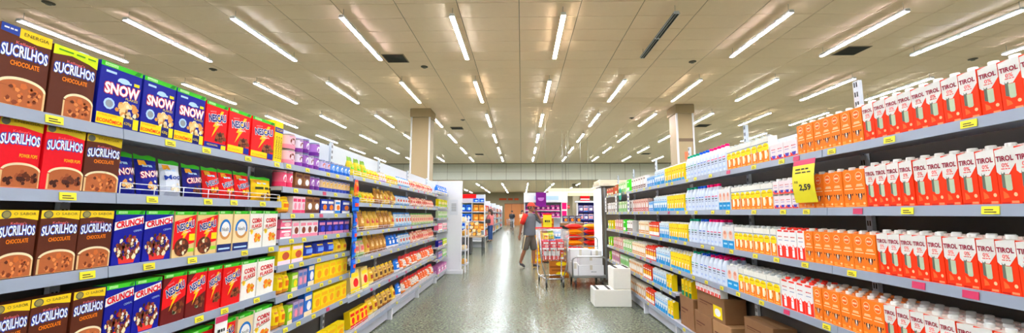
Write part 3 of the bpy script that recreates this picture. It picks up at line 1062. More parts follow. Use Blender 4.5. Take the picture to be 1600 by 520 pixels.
def bay(side, Y0, Y1, zs, label, ptop, utop, group, last=False, tags=3, red=0.0, depth=None, back=M_BACK, wires=()):
    rd = random.Random(int(Y0 * 100) + side)
    L = Y1 - Y0
    t = empty('shelf_unit', (side * LIP, (Y0 + Y1) / 2, 0), PI / 2 if side < 0 else -PI / 2)
    # local frame: x along the aisle, y into the shelf, front at y = 0
    D = BX - LIP
    MB().box(-L / 2 + .001, L / 2 - .001, D + .03, D + .05, .1, ptop, back).obj('back_panel', t)
    if ptop > 1.9:
        MB().box(-L / 2 + .001, L / 2 - .001, D + .024, D + .0295, 1.86, ptop, M_BACKW).obj('upper_back_panel', t)
    um = MB().box(-.02, .02, D, D + .024, .02, utop, M_BACKW)
    for k in range(int(utop / .06)):
        um.box(-.012, -.004, D - .001, D, .06 + .06 * k, .09 + .06 * k, M_DARK)
        um.box(.004, .012, D - .001, D, .06 + .06 * k, .09 + .06 * k, M_DARK)
    ume = um.build('upright')
    nearx = -L / 2 if side < 0 else L / 2
    inst('upright', ume, t, (nearx * (1 - .0215 / (L / 2)), 0, 0))
    if last:
        inst('upright', ume, t, (-nearx * (1 - .0215 / (L / 2)), 0, 0))
    for i, z in enumerate(zs):
        base = z < .3
        s = MB().box(-L / 2 + .002, L / 2 - .002, .006, D - .001, z - .026, z, M_SHELF).obj('shelf', t)
        r = MB()
        r.raw([(-L / 2 + .002, -.006, z - .044), (L / 2 - .002, -.006, z - .044), (L / 2 - .002, 0, z + .002), (-L / 2 + .002, 0, z + .002),
               (-L / 2 + .002, .006, z - .044), (L / 2 - .002, .006, z - .044), (L / 2 - .002, .006, z + .002), (-L / 2 + .002, .006, z + .002)],
              [(0, 1, 2, 3), (7, 6, 5, 4), (3, 2, 6, 7), (4, 5, 1, 0), (1, 5, 6, 2), (4, 0, 3, 7)], M_RAIL)
        r.obj('price_rail', s)
        for k in range(tags if not base else 1):
            x = -L / 2 + L * (k + .5 + rd.uniform(-.3, .3)) / tags
            o = inst('price_tag', TAGR if rd.random() < red else TAGY, s, (x, -.0058, z - .021))
            o.rotation_euler = (-.13, 0, 0)
            o.scale = (.85, 1, .9)
        if i in wires:
            wm = MB()
            for h in (.025, .05):
                wm.tube([(-L / 2 + .02, .006, z + h), (L / 2 - .02, .006, z + h)], .0022, M_WHITE, 5)
            for k in range(8):
                x = -L / 2 + .02 + (L - .04) * k / 7
                wm.tube([(x, .006, z), (x, .006, z + .05)], .0022, M_WHITE, 5)
            wm.obj('wire_fence', s)
        if base:
            MB().box(-L / 2 + .03, L / 2 - .03, .05, .06, .02, z - .027, M_SHELF).obj('kick_plate', t)
            fm = MB().box(-.02, .02, .0, .2, 0, z - .03, M_WHITE)
            fm.obj('foot', t, (nearx * .97, 0, 0))
    tag(t, label, 'shelf unit', group)
    return t


GL, GR = 'shelf units along the left of the aisle', 'shelf units along the right of the aisle'
ZC = [1.83, 1.54, 1.22, .89, .55, .2]
ZT = [1.835, 1.655, 1.455, 1.26, 1.065, .84, .595, .2]
ZS = [1.86, 1.575, 1.25, .955, .575, .2]
ZE = [1.92, 1.61, 1.36, 1.09, .73, .47, .15]
ZM = [1.83, 1.485, 1.15, .81, .52, .2]
bay(-1, .52, 1.78, ZC, 'nearest left shelf unit full of large brown and red cereal boxes', 2.18, 2.2, GL, tags=3)
bay(-1, 1.78, 3.04, ZC, 'left shelf unit with navy, red and white cereal boxes', 2.18, 2.2, GL, tags=4, wires=(1,))
bay(-1, 3.04, 4.32, ZT, 'left shelf unit with tins and yellow boxes on eight levels', 2.18, 2.2, GL, tags=5, red=.2)
for k in range(3):
    bay(-1, 4.32 + 1.493 * k, 4.32 + 1.493 * (k + 1), ZS, ('first', 'second', 'third')[k] + ' left shelf unit of bagged foods beyond the hanging blue strip', 2.2, 2.22, GL, tags=4, red=.35, wires=(0, 1, 2, 3, 4, 5))
bay(-1, 8.8, 10.05, ZE, 'last left shelf unit with closer shelves beside the white end panel', 2.2, 2.22, GL, True, tags=3)
for k in range(7):
    y0 = -.06 + 1.2633 * k
    zs = ZM if k >= 4 else ([z for z in ZM if z != .52])
    if k == 0:
        lab = 'right shelf unit out at the viewer side with milk cartons'
    else:
        lab = ('nearest right shelf unit with orange and white milk cartons', 'right shelf unit with orange cartons and the yellow price sign', 'right shelf unit with yellow orange cartons and brown cases below', 'right shelf unit with white milk bottles and yellow cartons',
               'right shelf unit with cream cartons behind the step stool', 'far right shelf unit beside the lit cooler')[k - 1]
    bay(1, y0, y0 + 1.2633, zs, lab, 2.05, 2.26, GR, k == 6, tags=4, red=.1 if k > 1 else .5)

# ================================================================== goods on the shelves
CNT = {}


def put(key, loc, rz, label, group, sx=1.0, sz=1.0, lean=0.0, sy=1.0):
    k = K[key]
    o = inst(k['name'], k['mesh'], None, loc, rz, (sx, sy, sz))
    o.rotation_euler = (lean, 0, rz)
    for pn, pme, pl in k['parts']:
        c = inst(pn, pme, o, pl)
        c.scale = (1 / sx, 1, 1 / sz)
    tag(o, label, k['cat'], group)
    return o


LIM = {'cereal': (.5, 3.034), 'tins': (3.046, 4.314), 'snack': (4.326, 8.79), 'end': (8.81, 10.04), 'milk': (-.05, 8.775)}


def row(side, z, items, shelf, group, deep=1, lean=0.0, jit=0.0, hs=1.0):
    xs = LIP + .012
    ents = []
    lo, hi = LIM[shelf.split()[1]]
    ed = [y_of(it[q], side * xs, z) for it in items for q in (1, 2)]
    e0, e1 = min(ed), max(ed)
    f0, f1 = max(e0, lo), min(e1, hi)

    def fit(y):
        return f0 + (y - e0) * (f1 - f0) / (e1 - e0)
    for it in items:
        key, u0, u1 = it[:3]
        n = it[3] if len(it) > 3 else 1
        op = it[4] if len(it) > 4 else {}
        alts = key.split('|')
        k = K[alts[0]]
        a, b = sorted((fit(y_of(u0, side * xs, z)), fit(y_of(u1, side * xs, z))))
        slot = (b - a) / n
        sx = slot * (.965 if not lean else .93) / k['w']
        sx = max(.6, min(1.5, sx))
        for i in range(n):
            j = i if side < 0 else n - 1 - i
            key = alts[0] if len(alts) == 1 else random.choice(alts)
            for lay in range(op.get('lay', 1)):
                for dp in range(min(op.get('deep', deep), max(1, int((BX - xs) / (k['d'] + .003))))):
                    ents.append((key, a + slot * (j + .5), lay, dp, sx, op))
    cnt = {}
    tot = {}
    for e in ents:
        tot[(e[0], e[2], e[3])] = tot.get((e[0], e[2], e[3]), 0) + 1
    for key, y, lay, dp, sx, op in ents:
        k = K[key]
        c = (key, lay, dp)
        cnt[c] = cnt.get(c, 0) + 1
        pre = (', upper tier' if lay else '') + (', %s row' % ORD[dp + 1] if dp else '')
        if tot[c] > 1:
            lab = '%s%s, %s from left, %s' % (k['desc'], pre, ORD[cnt[c]], shelf)
        else:
            lab = '%s%s, %s' % (k['desc'], pre, shelf)
        ln = op.get('lean', lean)
        x = side * (xs + k['d'] / 2 + dp * (k['d'] + .003) + (.03 if ln else 0) + random.uniform(0, .006) + op.get('in', 0))
        rz = (PI / 2 if side < 0 else -PI / 2) + random.uniform(-jit, jit) + op.get('rz', 0)
        sz = op.get('sz', 1) * hs
        put(key, (x, y, z + lay * k['h'] * sz + (lay > 0) * .007 + .0005 + abs(ln) * k['d'] / 2), rz, lab, group, sx, sz, ln)


# ---- left: cereals
G1 = 'cereal packs on the near left shelves'
row(-1, ZC[0], [('choc_a', -16, 71), ('choc_b', 72, 146), ('snow', 149, 218), ('snow', 219, 272), ('snow', 273, 320), ('nes_e', 321, 356), ('nes_y', 357, 392), ('nes_y', 393, 429), ('spine', 430, 443)], 'top cereal shelf', G1)
row(-1, ZC[1], [('red_c', -14, 59), ('red_c', 60, 125), ('choc_g', 126, 184), ('bsnow', 189, 231, 1, {'lean': -.18}), ('bsnow', 232, 267, 1, {'lean': -.18}), ('bmoca', 268, 300, 1, {'lean': -.15}), ('bcrunch', 302, 331, 1, {'lean': -.15}), ('bnes', 332, 380, 2, {'lean': -.15}), ('bnes', 381, 404, 1, {'lean': -.15}), ('byel', 405, 437, 1, {'lean': -.1})], 'second cereal shelf', G1)
row(-1, ZC[2], [('choc_s', -16, 51), ('choc_s', 52, 117), ('choc_s', 118, 174), ('crunch', 175, 223), ('crunch', 224, 270), ('nes_b', 271, 306), ('nes_b', 307, 340), ('nesfit', 341, 364), ('nesfit', 365, 390), ('corn', 391, 412), ('corn', 413, 435)], 'third cereal shelf', G1)
row(-1, ZC[3], [('choc_s', -25, 37), ('choc_s', 38, 104), ('choc_s', 105, 158), ('crunch', 159, 206), ('crunch', 207, 251), ('nes_d', 252, 290), ('nes_d', 291, 322), ('nes_r', 323, 346), ('nes_r', 347, 377), ('corn', 378, 402), ('corn', 403, 430)], 'fourth cereal shelf', G1)
row(-1, ZC[4], [('crunch', 185, 240), ('nes_d', 245, 287), ('nes_r', 290, 330), ('nes_r', 333, 366), ('nesfit', 369, 394), ('corn', 396, 424)], 'fifth cereal shelf', G1)
# ---- left: tins and boxes
G2 = 'tins and boxes on the left middle shelves'
row(-1, ZT[0], [('tpink', 447, 467, 1, {'lay': 2}), ('twhite', 467, 476, 1, {'lay': 2}), ('tpurp', 476, 485, 1, {'lay': 2}), ('twhite', 485, 493, 1), ('tpurp', 493, 502, 1, {'lay': 2}), ('tmix', 503, 519, 2), ('tblue', 519, 550, 5)], 'top tins shelf', G2)
row(-1, ZT[1], [('tmag', 440, 461, 2), ('brownwhite', 462, 485, 2, {'sz': .8}), ('tpurp', 486, 503, 2), ('tjar', 504, 550, 8)], 'second tins shelf', G2)
row(-1, ZT[2], [('pyy', 440, 456, 1, {'sz': .75}), ('pinkwhite', 457, 478, 3, {'sz': .9}), ('brownwhite', 479, 501, 2, {'sz': .85}), ('blueorange', 502, 524, 2), ('whiteorange', 525, 534, 1), ('blueorange', 535, 549, 1)], 'third tins shelf', G2)
row(-1, ZT[3], [('pinkbox', 438, 456, 1, {'lay': 2}), ('whitebox', 457, 498, 4, {'sz': .9}), ('navybox', 499, 547, 5)], 'fourth tins shelf', G2)
row(-1, ZT[4], [('yellowhite', 434, 474, 2), ('pnavy', 475, 527, 3), ('pyel', 528, 546, 2)], 'fifth tins shelf', G2)
row(-1, ZT[5], [('pyy', 434, 455, 2), ('greenbox', 456, 466, 1), ('purplebox', 467, 481, 2), ('bluebox', 482, 492, 1), ('yellowbox', 493, 545, 5)], 'sixth tins shelf', G2)
row(-1, ZT[6], [('pyy', 428, 449, 2), ('greenbox', 450, 458, 1), ('purplebox', 459, 476, 2), ('bluebox', 477, 490, 1), ('yellowbox', 491, 545, 5)], 'seventh tins shelf', G2)
row(-1, ZT[7], [('pyy', 420, 480, 3), ('yellowbox', 481, 545, 4)], 'bottom tins shelf', G2)
# ---- left: bags
G3 = 'bagged foods on the far left shelves'
bj = dict(lean=-.12, jit=.05)
row(-1, ZS[0], [('pgy', 552, 581, 3), ('pyel', 582, 598, 4), ('plil', 599, 609, 3), ('pyel', 610, 626, 5), ('pbw', 627, 645, 6), ('ppk|ppk2', 646, 679, 12)], 'top snack shelf', G3, **bj)
row(-1, ZS[1], [('pgy', 558, 572, 2, {'sz': .8}), ('pyel', 573, 592, 3), ('pgold|pgold2', 593, 624, 6), ('pbw', 625, 645, 5), ('ppk|ppk2', 646, 681, 12)], 'second snack shelf', G3, **bj)
row(-1, ZS[2], [('ppg', 560, 568, 1), ('pgold|pgold2', 569, 622, 8), ('pbw', 623, 648, 6, {'sz': 1.2}), ('ppg', 649, 681, 11)], 'third snack shelf', G3, hs=1.2, **bj)
row(-1, ZS[3], [('ppg', 560, 577, 2), ('pgold|pgold2', 578, 610, 5), ('pblue', 612, 628, 3), ('pbw', 629, 646, 4), ('ppk|ppk2', 647, 681, 12)], 'fourth snack shelf', G3, hs=1.2, **bj)
row(-1, ZS[4], [('creamsack', 552, 582, 2), ('pbrn|pbrn2', 583, 622, 6), ('pblue', 623, 630, 1), ('pred|pred2', 631, 681, 14)], 'fifth snack shelf', G3, hs=1.2, **bj)
row(-1, ZS[5], [('redyellow', 553, 580, 4), ('pbrn|pbrn2', 581, 624, 6), ('pblue', 625, 633, 1), ('pred|pred2', 634, 681, 13)], 'bottom snack shelf', G3, hs=1.2, **bj)
G4 = 'small packs on the last left unit'
for i, its in enumerate(([('pblue', 684, 700, 6)], [('ycart', 685, 700, 6)], [('gcart', 685, 700, 6, {'sz': .8})], [('pinkbox', 685, 692, 3, {'sz': 2}), ('whitebox', 693, 700, 3)], [('navybox', 685, 692, 3), ('greenbox', 693, 700, 4)], [('purplebox', 685, 692, 3), ('gcart', 693, 700, 4, {'sz': .8})], [('mauvebox', 684, 700, 3)])):
    row(-1, ZE[i], its, '%s end shelf' % ORD[i + 1], G4)
# ---- right: milk
G5 = 'milk packs on the right shelves'
row(1, ZM[0], [('bcart', 945, 955, 3), ('bcart', 956, 962, 1, {'sz': 1.2}), ('gcart', 963, 974, 4), ('bgreen', 975, 981, 1), ('wbcart', 983, 1005, 6), ('lbc', 1007, 1018, 4), ('bw', 1019, 1034, 5), ('yc', 1035, 1064, 8), ('bog', 1066, 1084, 4), ('bob', 1085, 1099, 3), ('bop', 1100, 1130, 5), ('yo', 1131, 1197, 8), ('wp', 1198, 1241, 4), ('cow', 1242, 1344, 7), ('tirol', 1345, 1640, 11)], 'top milk shelf', G5)
row(1, ZM[1], [('wbcart', 946, 962, 5), ('gcart', 963, 976, 4), ('wbcart', 977, 985, 2), ('pcart', 986, 1009, 7), ('lbc', 1010, 1017, 2), ('bw', 1018, 1038, 6), ('yc', 1039, 1065, 7), ('bog', 1066, 1082, 3), ('bob', 1083, 1096, 3), ('bop', 1097, 1118, 4), ('face', 1119, 1137, 3), ('yo', 1138, 1204, 8), ('wp', 1205, 1242, 4, {'lay': 2, 'sz': .8}), ('cow', 1243, 1350, 7, {'sz': 1.07}), ('tirol', 1351, 1632, 11, {'sz': 1.1})], 'second milk shelf', G5)
row(1, ZM[2], [('ycart', 946, 955, 3), ('pcart', 957, 969, 4), ('bgreen', 970, 974, 1), ('wbcart', 976, 984, 3), ('cream', 994, 1009, 6), ('rcart', 1010, 1025, 5), ('bw', 1026, 1040, 5), ('yc', 1041, 1069, 8), ('bog', 1070, 1085, 3), ('bob', 1086, 1098, 2), ('bop', 1099, 1122, 4), ('face', 1123, 1141, 2), ('yo', 1142, 1208, 8), ('wr', 1209, 1252, 4), ('cow', 1253, 1367, 7), ('tirol', 1368, 1632, 10, {'sz': 1.05})], 'third milk shelf', G5, deep=2)
row(1, ZM[3], [('lgc', 946, 953, 2), ('pcart', 954, 968, 5), ('gcart', 969, 982, 4), ('cream', 983, 1003, 8), ('rcart', 1004, 1019, 5), ('bw', 1020, 1041, 6), ('yc', 1042, 1072, 7), ('bog', 1073, 1086, 2), ('bob', 1087, 1099, 2), ('bop', 1100, 1128, 4), ('face', 1129, 1147, 2), ('yo', 1148, 1213, 7), ('wr', 1214, 1265, 4), ('cow', 1266, 1379, 7), ('tirol', 1380, 1632, 9)], 'fourth milk shelf', G5, deep=3)
row(1, ZM[4], [('lgc', 951, 955, 1), ('booky', 956, 968, 6), ('bookg', 969, 982, 6), ('bookw', 983, 1004, 10), ('rcart', 1005, 1018, 4), ('bw', 1020, 1041, 6), ('yc', 1042, 1050, 2)], 'fifth milk shelf', G5)
row(1, ZM[5], [('booky', 966, 976, 5), ('bookw', 977, 1008, 13), ('rcart', 1009, 1022, 4), ('bw', 1023, 1043, 6), ('yc', 1044, 1052, 2)], 'bottom milk shelf', G5)

# ================================================================== signs and hanging strips on the shelves
y = y_of(1256, 1.775, 1.7)
t = empty('price_sign', (1.788, y, 1.79), -PI / 2)
b = MB(.2, .002, .27)
n = 8
for i in range(n):
    z0, z1 = -.27 * i / n, -.27 * (i + 1) / n
    f = lambda z: -.004 - .02 * math.sin(PI * min(1, -z / .27) * .9)
    mt = M_TAGR if i == 0 else M_TAGY
    b.face([(-.1, f(z1), z1), (.1, f(z1), z1), (.1, f(z0), z0), (-.1, f(z0), z0)], mt)
    b.face([(-.1, f(z0) + .0015, z0), (.1, f(z0) + .0015, z0), (.1, f(z1) + .0015, z1), (-.1, f(z1) + .0015, z1)], mt)
b.obj('sheet', t)
b = MB(.2, .002, .27)
b.yf = lambda x, z: -.0045 - .02 * math.sin(PI * min(1, -z) * .9)
b.text('~', -.05, -.22, .6, .05, M_DARK, 2)
b.text('~', 0, -.3, .7, .04, M_DARK, 2)
b.text('R$', -.3, -.52, .16, .06, M_DARK, 2)
b.text('2,59', .08, -.66, .52, .17, M_DARK, 2, bold=.04)
b.obj('lettering', t)
tag(t, 'yellow hanging price sign reading 2,59 below the top right shelf', 'price sign')
y = y_of(346, -1.78, .8)
t = empty('price_sign', (-1.782, y, .85), PI / 2)
b = MB(.1, .002, .17)
b.box(-.05, .05, -.002, 0, -.17, 0, WHT)
b.obj('sheet', t)
b = MB(.1, .004, .17)
b.rect(-.5, .5, -.22, 0, M_TAGR, 1)
b.rect(-.5, .5, -1, -.75, ORG, 1)
b.text('~', 0, -.5, .6, .16, M_DARK, 2)
b.obj('print', t)
tag(t, 'small white and pink hanging price sign below the fourth cereal shelf', 'price sign')
for i, (u, z, c, lab) in enumerate(((946, 1.79, WHT, 'white hanging shelf tag nearest the lit cooler'), (962, 1.79, WHT, 'white hanging shelf tag between cooler and teal bubble'), (981, 1.79, WHT, 'white hanging shelf tag with print beside the teal bubble'))):
    yy = y_of(u, 1.78, z)
    t = empty('shelf_tag', (1.783, yy, z), -PI / 2)
    MB().box(-.06, .06, -.001, .001, -.3, 0, c).obj('sheet', t)
    m_ = MB()
    for k in range(4):
        m_.box(-.03, .03, -.0022, -.0012, -.27 + .065 * k, -.24 + .065 * k, GREY if i < 2 else NAVY)
    m_.obj('print', t)
    tag(t, lab, 'shelf tag', 'hanging shelf tags')
yy = y_of(968, 1.76, 1.8)
t = empty('shelf_tag', (1.772, yy, 1.8), -PI / 2)
MB().lathe([(.001, -.0), (.11, .0), (.11, .004), (.001, .004)], pm((40, 150, 130)), 18).obj('disc', t).rotation_euler = (PI / 2, 0, 0)
MB().box(-.07, .07, -.006, -.0045, -.02, .02, WHT).obj('print', t)
tag(t, 'round teal shelf tag on the far right shelf edge', 'shelf tag', 'hanging shelf tags')

# blue hanging strip of snack packs
ys = y_of(553, -1.745, 1.3)
t = empty('clip_strip', (-1.758, ys, .8), PI / 2)
MB().box(-.014, .014, -.001, .001, 0, 1.02, BLUE).obj('strip', t)
MB().tube([(0, 0, 1.02), (0, .016, 1.04), (0, .04, 1.04)], .003, M_WHITE, 5).obj('hook', t)
tag(t, 'long narrow strip hanging between the tins and bagged foods', 'clip strip')
pouch('stripb', .12, .15, .035, pm((20, 90, 190)), pm((14, 60, 150)), pm((30, 120, 210)), pm((226, 80, 50)), 'x', name='snack_bag', cat='snack bag')
pouch('stripo', .1, .17, .035, pm((226, 110, 40)), pm((200, 60, 40)), pm((236, 150, 60)), RED, 'x', name='snack_bag', cat='snack bag', tip=.4)
put('stripo', (-1.738, ys, 1.635), PI / 2, 'orange snack bag at the top of the hanging strip', 'snack bags on the hanging strip', 1.0)
for i in range(5):
    put('stripb', (-1.738, ys, 1.475 - .157 * i), PI / 2 + random.uniform(-.2, .2), 'blue snack bag, %s below the orange one on hanging strip' % ORD[i + 1], 'snack bags on the hanging strip', 1.05)

# ================================================================== brown cases on the lowest right shelf
def case(x0, y0, y1, z0, z1, label, D=.2, sticker=None, mt=M_KRAFT):
    t = empty('cardboard_case', (x0 + D / 2, (y0 + y1) / 2, z0 + .001), -PI / 2)
    L, H = y1 - y0, z1 - z0
    MB().box(-L / 2, L / 2, -D / 2, D / 2, 0, H, mt, .004).obj('carton_body', t)
    MB().box(-L / 2, L / 2, -.025, .025, H, H + .0008, M_KRAFT2).obj('packing_tape', t)
    b = MB(L, D, H)
    b.rect(-.4, .1, .55, .6, BRN, 1)
    b.rect(-.4, -.1, .45, .48, BRN, 1)
    if sticker:
        b.rect(.12, .42, .12, .62, sticker, 2)
        b.disc(.27, .35, .1, .16, WHT, 3)
    b.obj('print', t)
    tag(t, label, 'cardboard box', 'cardboard cases on the lowest right shelf')


case(1.83, 4.56, 4.93, .2, .535, 'tall narrow cardboard case carrying yellow and green cartons', .19)
for i in range(3):
    put('yg', (1.865, 4.63 + .1 * i, .537), -PI / 2, 'yellow and green drink carton, %s from right on narrow cardboard case' % ORD[i + 1], 'drink cartons on the cardboard case', 1, .95)
case(1.83, 3.77, 4.12, .2, .45, 'lower right cardboard case under the stickered case', .2, None, M_KRAFT2)
case(1.83, 4.14, 4.53, .2, .45, 'lower left cardboard case under the stickered case', .2)
case(1.835, 3.88, 4.46, .452, .675, 'cardboard case with yellow sticker below white lying cartons', .2, YEL)
for i in range(7):
    put('wr', (1.85, 3.94 + .077 * i, .678), -PI / 2, 'white and red carton, %s from right on stickered cardboard case' % ORD[i + 1], 'cartons on the stickered case', 1, .4)
case(1.84, 3.1, 3.68, .2, .44, 'wide cardboard case right of the lower shelf post', .2, None, M_KRAFT2)
case(1.86, 3.2, 3.6, .442, .6, 'small cardboard case stacked on the wide case', .18)
case(1.84, 2.52, 3.06, .2, .45, 'cardboard case at the lower right picture edge', .2)

# ================================================================== white end panel and what stands on the cross aisle
t = empty('aisle_divider', (-2.1, 10.16, 0))
MB().box(-.62, .63, -.04, .04, .1, 2.26, M_WHITE, .01).obj('panel', t)
MB().box(-.62, .66, -.06, .06, 0, .1, M_WHITE, .008).obj('plinth', t)
MB().box(.33, .53, -.044, -.0405, 1.42, 1.8, pm((214, 218, 226))).obj('paper_notice', t)
m_ = MB()
for k in range(5):
    m_.box(.37, .49, -.0455, -.0445, 1.52 + .04 * k, 1.54 + .04 * k, GREY)
m_.obj('notice_print', t)
tag(t, 'white end panel with paper notice closing the left shelves', 'end panel')
# end-of-aisle rack behind the panel with loaves
t = empty('end_rack', (-1.72, 10.6, 0))
for z in (.2, .55, .9, 1.25):
    MB().box(-.3, .34, -.3, .3, z - .02, z, M_SHELF).obj('shelf', t)
for x in (-.28, .32):
    MB().box(x - .015, x + .015, -.3, -.27, 0, 1.4, M_WHITE).obj('post', t)
    MB().box(x - .015, x + .015, .27, .3, 0, 1.4, M_WHITE).obj('post', t)
tag(t, 'white wire rack of loaves behind the end panel', 'rack')


def loaf_mesh(key, col, c2, desc):
    b = MB(.14, .3, .12)
    n, m2 = 10, 6
    P = []
    for j in range(m2 + 1):
        yy_ = -.15 + .3 * j / m2
        sc_ = 1 - .18 * abs(2 * j / m2 - 1) ** 3
        P.append([(.07 * sc_ * math.copysign(abs(math.cos(a)) ** .6, math.cos(a)), yy_, .06 + .06 * sc_ * math.copysign(abs(math.sin(a)) ** .6, math.sin(a))) for a in [2 * PI * k / n for k in range(n)]])
    for j in range(m2):
        b.raw(P[j] + P[j + 1], [(k, (k + 1) % n, n + (k + 1) % n, n + k) for k in range(n)], c2 if j in (2, 3) else col, True)
    b.raw(P[0], [tuple(range(n))], c2)
    b.raw(P[-1], [tuple(reversed(range(n)))], c2)
    b.tube([(0, -.15, .06), (0, -.2, .075)], .012, c2, 6, r2=.02)
    kind(key, 'bread_loaf', b, desc, 'bread')


loaf_mesh('loaf', pm((190, 126, 44)), pm((222, 176, 90)), 'bagged bread loaf')
loaf_mesh('loaf2', pm((222, 180, 110)), pm((240, 226, 190)), 'pale bagged bread loaf')
c = 0
for zi, z in enumerate((.2, .55, .9, 1.25)):
    for i in range(4):
        c += 1
        put('loaf' if (i + zi) % 2 else 'loaf2', (-1.93 + .155 * i, 10.55, z + .0005), 0, '%s bread loaf, %s from left, %s shelf of end rack' % ('golden' if (i + zi) % 2 else 'pale', ORD[i + 1], ORD[4 - zi]), 'loaves on the end rack')

# bread table further back
t = empty('display_table', (-1.78, 15.1, 0))
MB().box(-.36, .42, -.4, .4, .62, .67, mat('table_wood', (170, 150, 120), .6)).obj('table_top', t)
MB().box(-.3, -.05, -.33, .33, .03, .62, M_BLACK).obj('front_panel', t)
for x in (-.33, .38):
    for yy in (-.36, .36):
        MB().box(x - .02, x + .02, yy - .02, yy + .02, 0, .62, M_BLACK).obj('leg', t)
tag(t, 'dark display table piled with bread beyond the end panel', 'table')
rd = random.Random(3)
for lay in range(4):
    for i in range(4 - (lay > 1)):
        put(('loaf', 'loaf2')[(lay + i) % 2], (-2.04 + .17 * i + .08 * (lay > 1), 14.95, .6705 + .1205 * lay), rd.uniform(-.06, .06), '%s bread loaf, %s from left in %s layer on dark table' % (('golden', 'pale')[(lay + i) % 2], ORD[i + 1], ORD[lay + 1]), 'loaves piled on the dark table', 1, 1)

# blue display rack behind the bread
t = empty('display_rack', (-2.17, 18.0, 0))
MB().box(-.52, .55, .2, .24, 0, 2.3, M_BACKW).obj('back_panel', t)
for z in (.3, .75, 1.15, 1.55, 1.95):
    MB().box(-.52, .55, -.2, .2, z - .03, z, M_WHITE).obj('shelf', t)
for x in (-.535, .02, .555):
    MB().box(x - .012, x + .012, -.2, .2, 0, 2.3, M_WHITE).obj('side_panel', t)
MB().box(-.5, .2, -.22, -.2, 2.12, 2.3, RED).obj('header', t)
tag(t, 'white display rack of blue packs behind the bread table', 'rack')
gen_box('bigblue', .22, .3, .16, pm((30, 120, 220)), pm((20, 60, 170)), pm((190, 226, 250)), 'blue pack')
gen_box('bigorange', .22, .28, .16, pm((216, 150, 60)), pm((190, 110, 40)), pm((240, 200, 120)), 'orange brown pack')
for zi, z in enumerate((.75, 1.15, 1.55, 1.95)):
    for i in range(4):
        if zi == 3 and i < 2:
            continue
        kk = 'bigblue' if i < 2 or zi == 3 else 'bigorange'
        put(kk, (-2.55 + .25 * i + (.06 if i > 1 else 0), 17.95, z + .0005), 0, '%s, %s from left on %s shelf of display rack' % (K[kk]['desc'], ORD[i + 1], ORD[5 - zi - 1]), 'packs on the blue display rack', 1, 1 if zi < 3 else .55)
# white pole of the next rack
t = empty('rack_pole', (-1.86, 19.3, 0))
MB().box(-.05, .05, -.05, .05, .02, 2.25, M_WHITE, .005).obj('pole', t)
MB().box(-.14, .14, -.14, .14, 0, .12, M_WHITE, .01).obj('foot', t)
tag(t, 'slim white pole standing at the corner of the far aisle', 'pole')

# far left shelf run
gcols = [((200, 60, 70), 'red'), ((236, 190, 180), 'pink'), ((240, 236, 226), 'white'), ((206, 40, 60), 'crimson'), ((170, 190, 150), 'sage'), ((110, 60, 110), 'plum'), ((230, 200, 120), 'sand'), ((90, 60, 50), 'brown')]
for i, (c_, nm_) in enumerate(gcols):
    gen_box('far%d' % i, .42, .26, .14, pm(c_), WHT if i % 2 else DRED, pm(gcols[(i + 3) % 8][0]), nm_ + ' grocery box')
for k in range(4):
    y0 = 20.5 + 5.6 * k
    t = empty('shelf_unit', (-2.0, y0 + 2.75, 0), PI / 2)
    MB().box(-2.74, 2.74, .32, .35, .05, 2.25, M_BACKW).obj('back_panel', t)
    for z in (.2, .7, 1.15, 1.6):
        s_ = MB().box(-2.74, 2.74, 0, .31, z - .03, z, M_SHELF).obj('shelf', t)
        MB().box(-2.74, 2.74, -.008, 0, z - .05, z + .002, M_RAIL).obj('price_rail', s_)
    MB().box(-2.74, 2.74, .03, .05, 0, .16, M_DARK).obj('kick_plate', t)
    for x in (-2.72, 2.72):
        MB().box(x - .02, x + .02, .0, .31, .05, 2.25, M_WHITE).obj('side_panel', t)
    tag(t, '%s shelf unit of the far left aisle beyond the crossing' % ORD[k + 1], 'shelf unit', 'far left shelf units')
    for zi, z in enumerate((.2, .7, 1.15, 1.6)):
        for i in range(10 if k < 2 else 5):
            st_ = .53 if k < 2 else 1.0
            kk = rd.randrange(8)
            put('far%d' % kk, (-2.1, y0 + .45 + st_ * i, z + .0005), PI / 2, '%s, %s along the %s shelf of far unit %s' % (K['far%d' % kk]['desc'], ORD[i + 1], ('bottom', 'second', 'third', 'top')[zi], ('one', 'two', 'three', 'four')[k]), 'grocery boxes on the far left shelves', 1, rd.uniform(.9, 1.3))

# ================================================================== centre displays
t = empty('chocolate_display', (1.1, 18.2, 0))
MB().box(-.95, .85, .1, .16, 0, 2.05, M_BACKW).obj('back_panel', t)
MB().box(-1.0, .9, -.32, .18, 1.95, 2.36, mat('header_white', (226, 232, 240), .4)).obj('header', t)
MB().box(-.55, .5, -.325, -.32, 2.05, 2.22, LBLUE).obj('header_strip', t)
for z in (.4, .85, 1.3, 1.6):
    MB().box(-.95, .6, -.3, .1, z - .03, z, M_WHITE).obj('shelf', t)
MB().box(.62, .88, -.3, .16, 0, 2.0, WHT, .01).obj('side_column', t)
for z in (1.3, 1.65):
    MB().box(.65, .85, -.306, -.3, z, z + .28, MAG).obj('poster', t)
for x in (-.97,):
    MB().box(x - .02, x + .02, -.3, .16, 0, 1.98, M_WHITE).obj('side_panel', t)
tag(t, 'white display stand of purple chocolate boxes behind the man', 'display stand')
gen_box('purpb', .2, .24, .14, pm((90, 24, 90)), pm((200, 80, 150)), pm((226, 180, 200)), 'purple chocolate box')
for zi, z in enumerate((1.3, 1.6)):
    for i in range(7):
        put('purpb', (.28 + .215 * i, 18.05, z + .0005), 0, 'purple chocolate box, %s from left, %s row of white display' % (ORD[i + 1], ('lower', 'upper')[zi]), 'purple chocolate boxes on the display')
t = empty('hanging_banner', (.83, 17.6, 1.75))
MB().box(-.22, .22, -.006, .006, 0, .62, pm((110, 24, 120))).obj('sheet', t)
b = MB(.44, .012, .62)
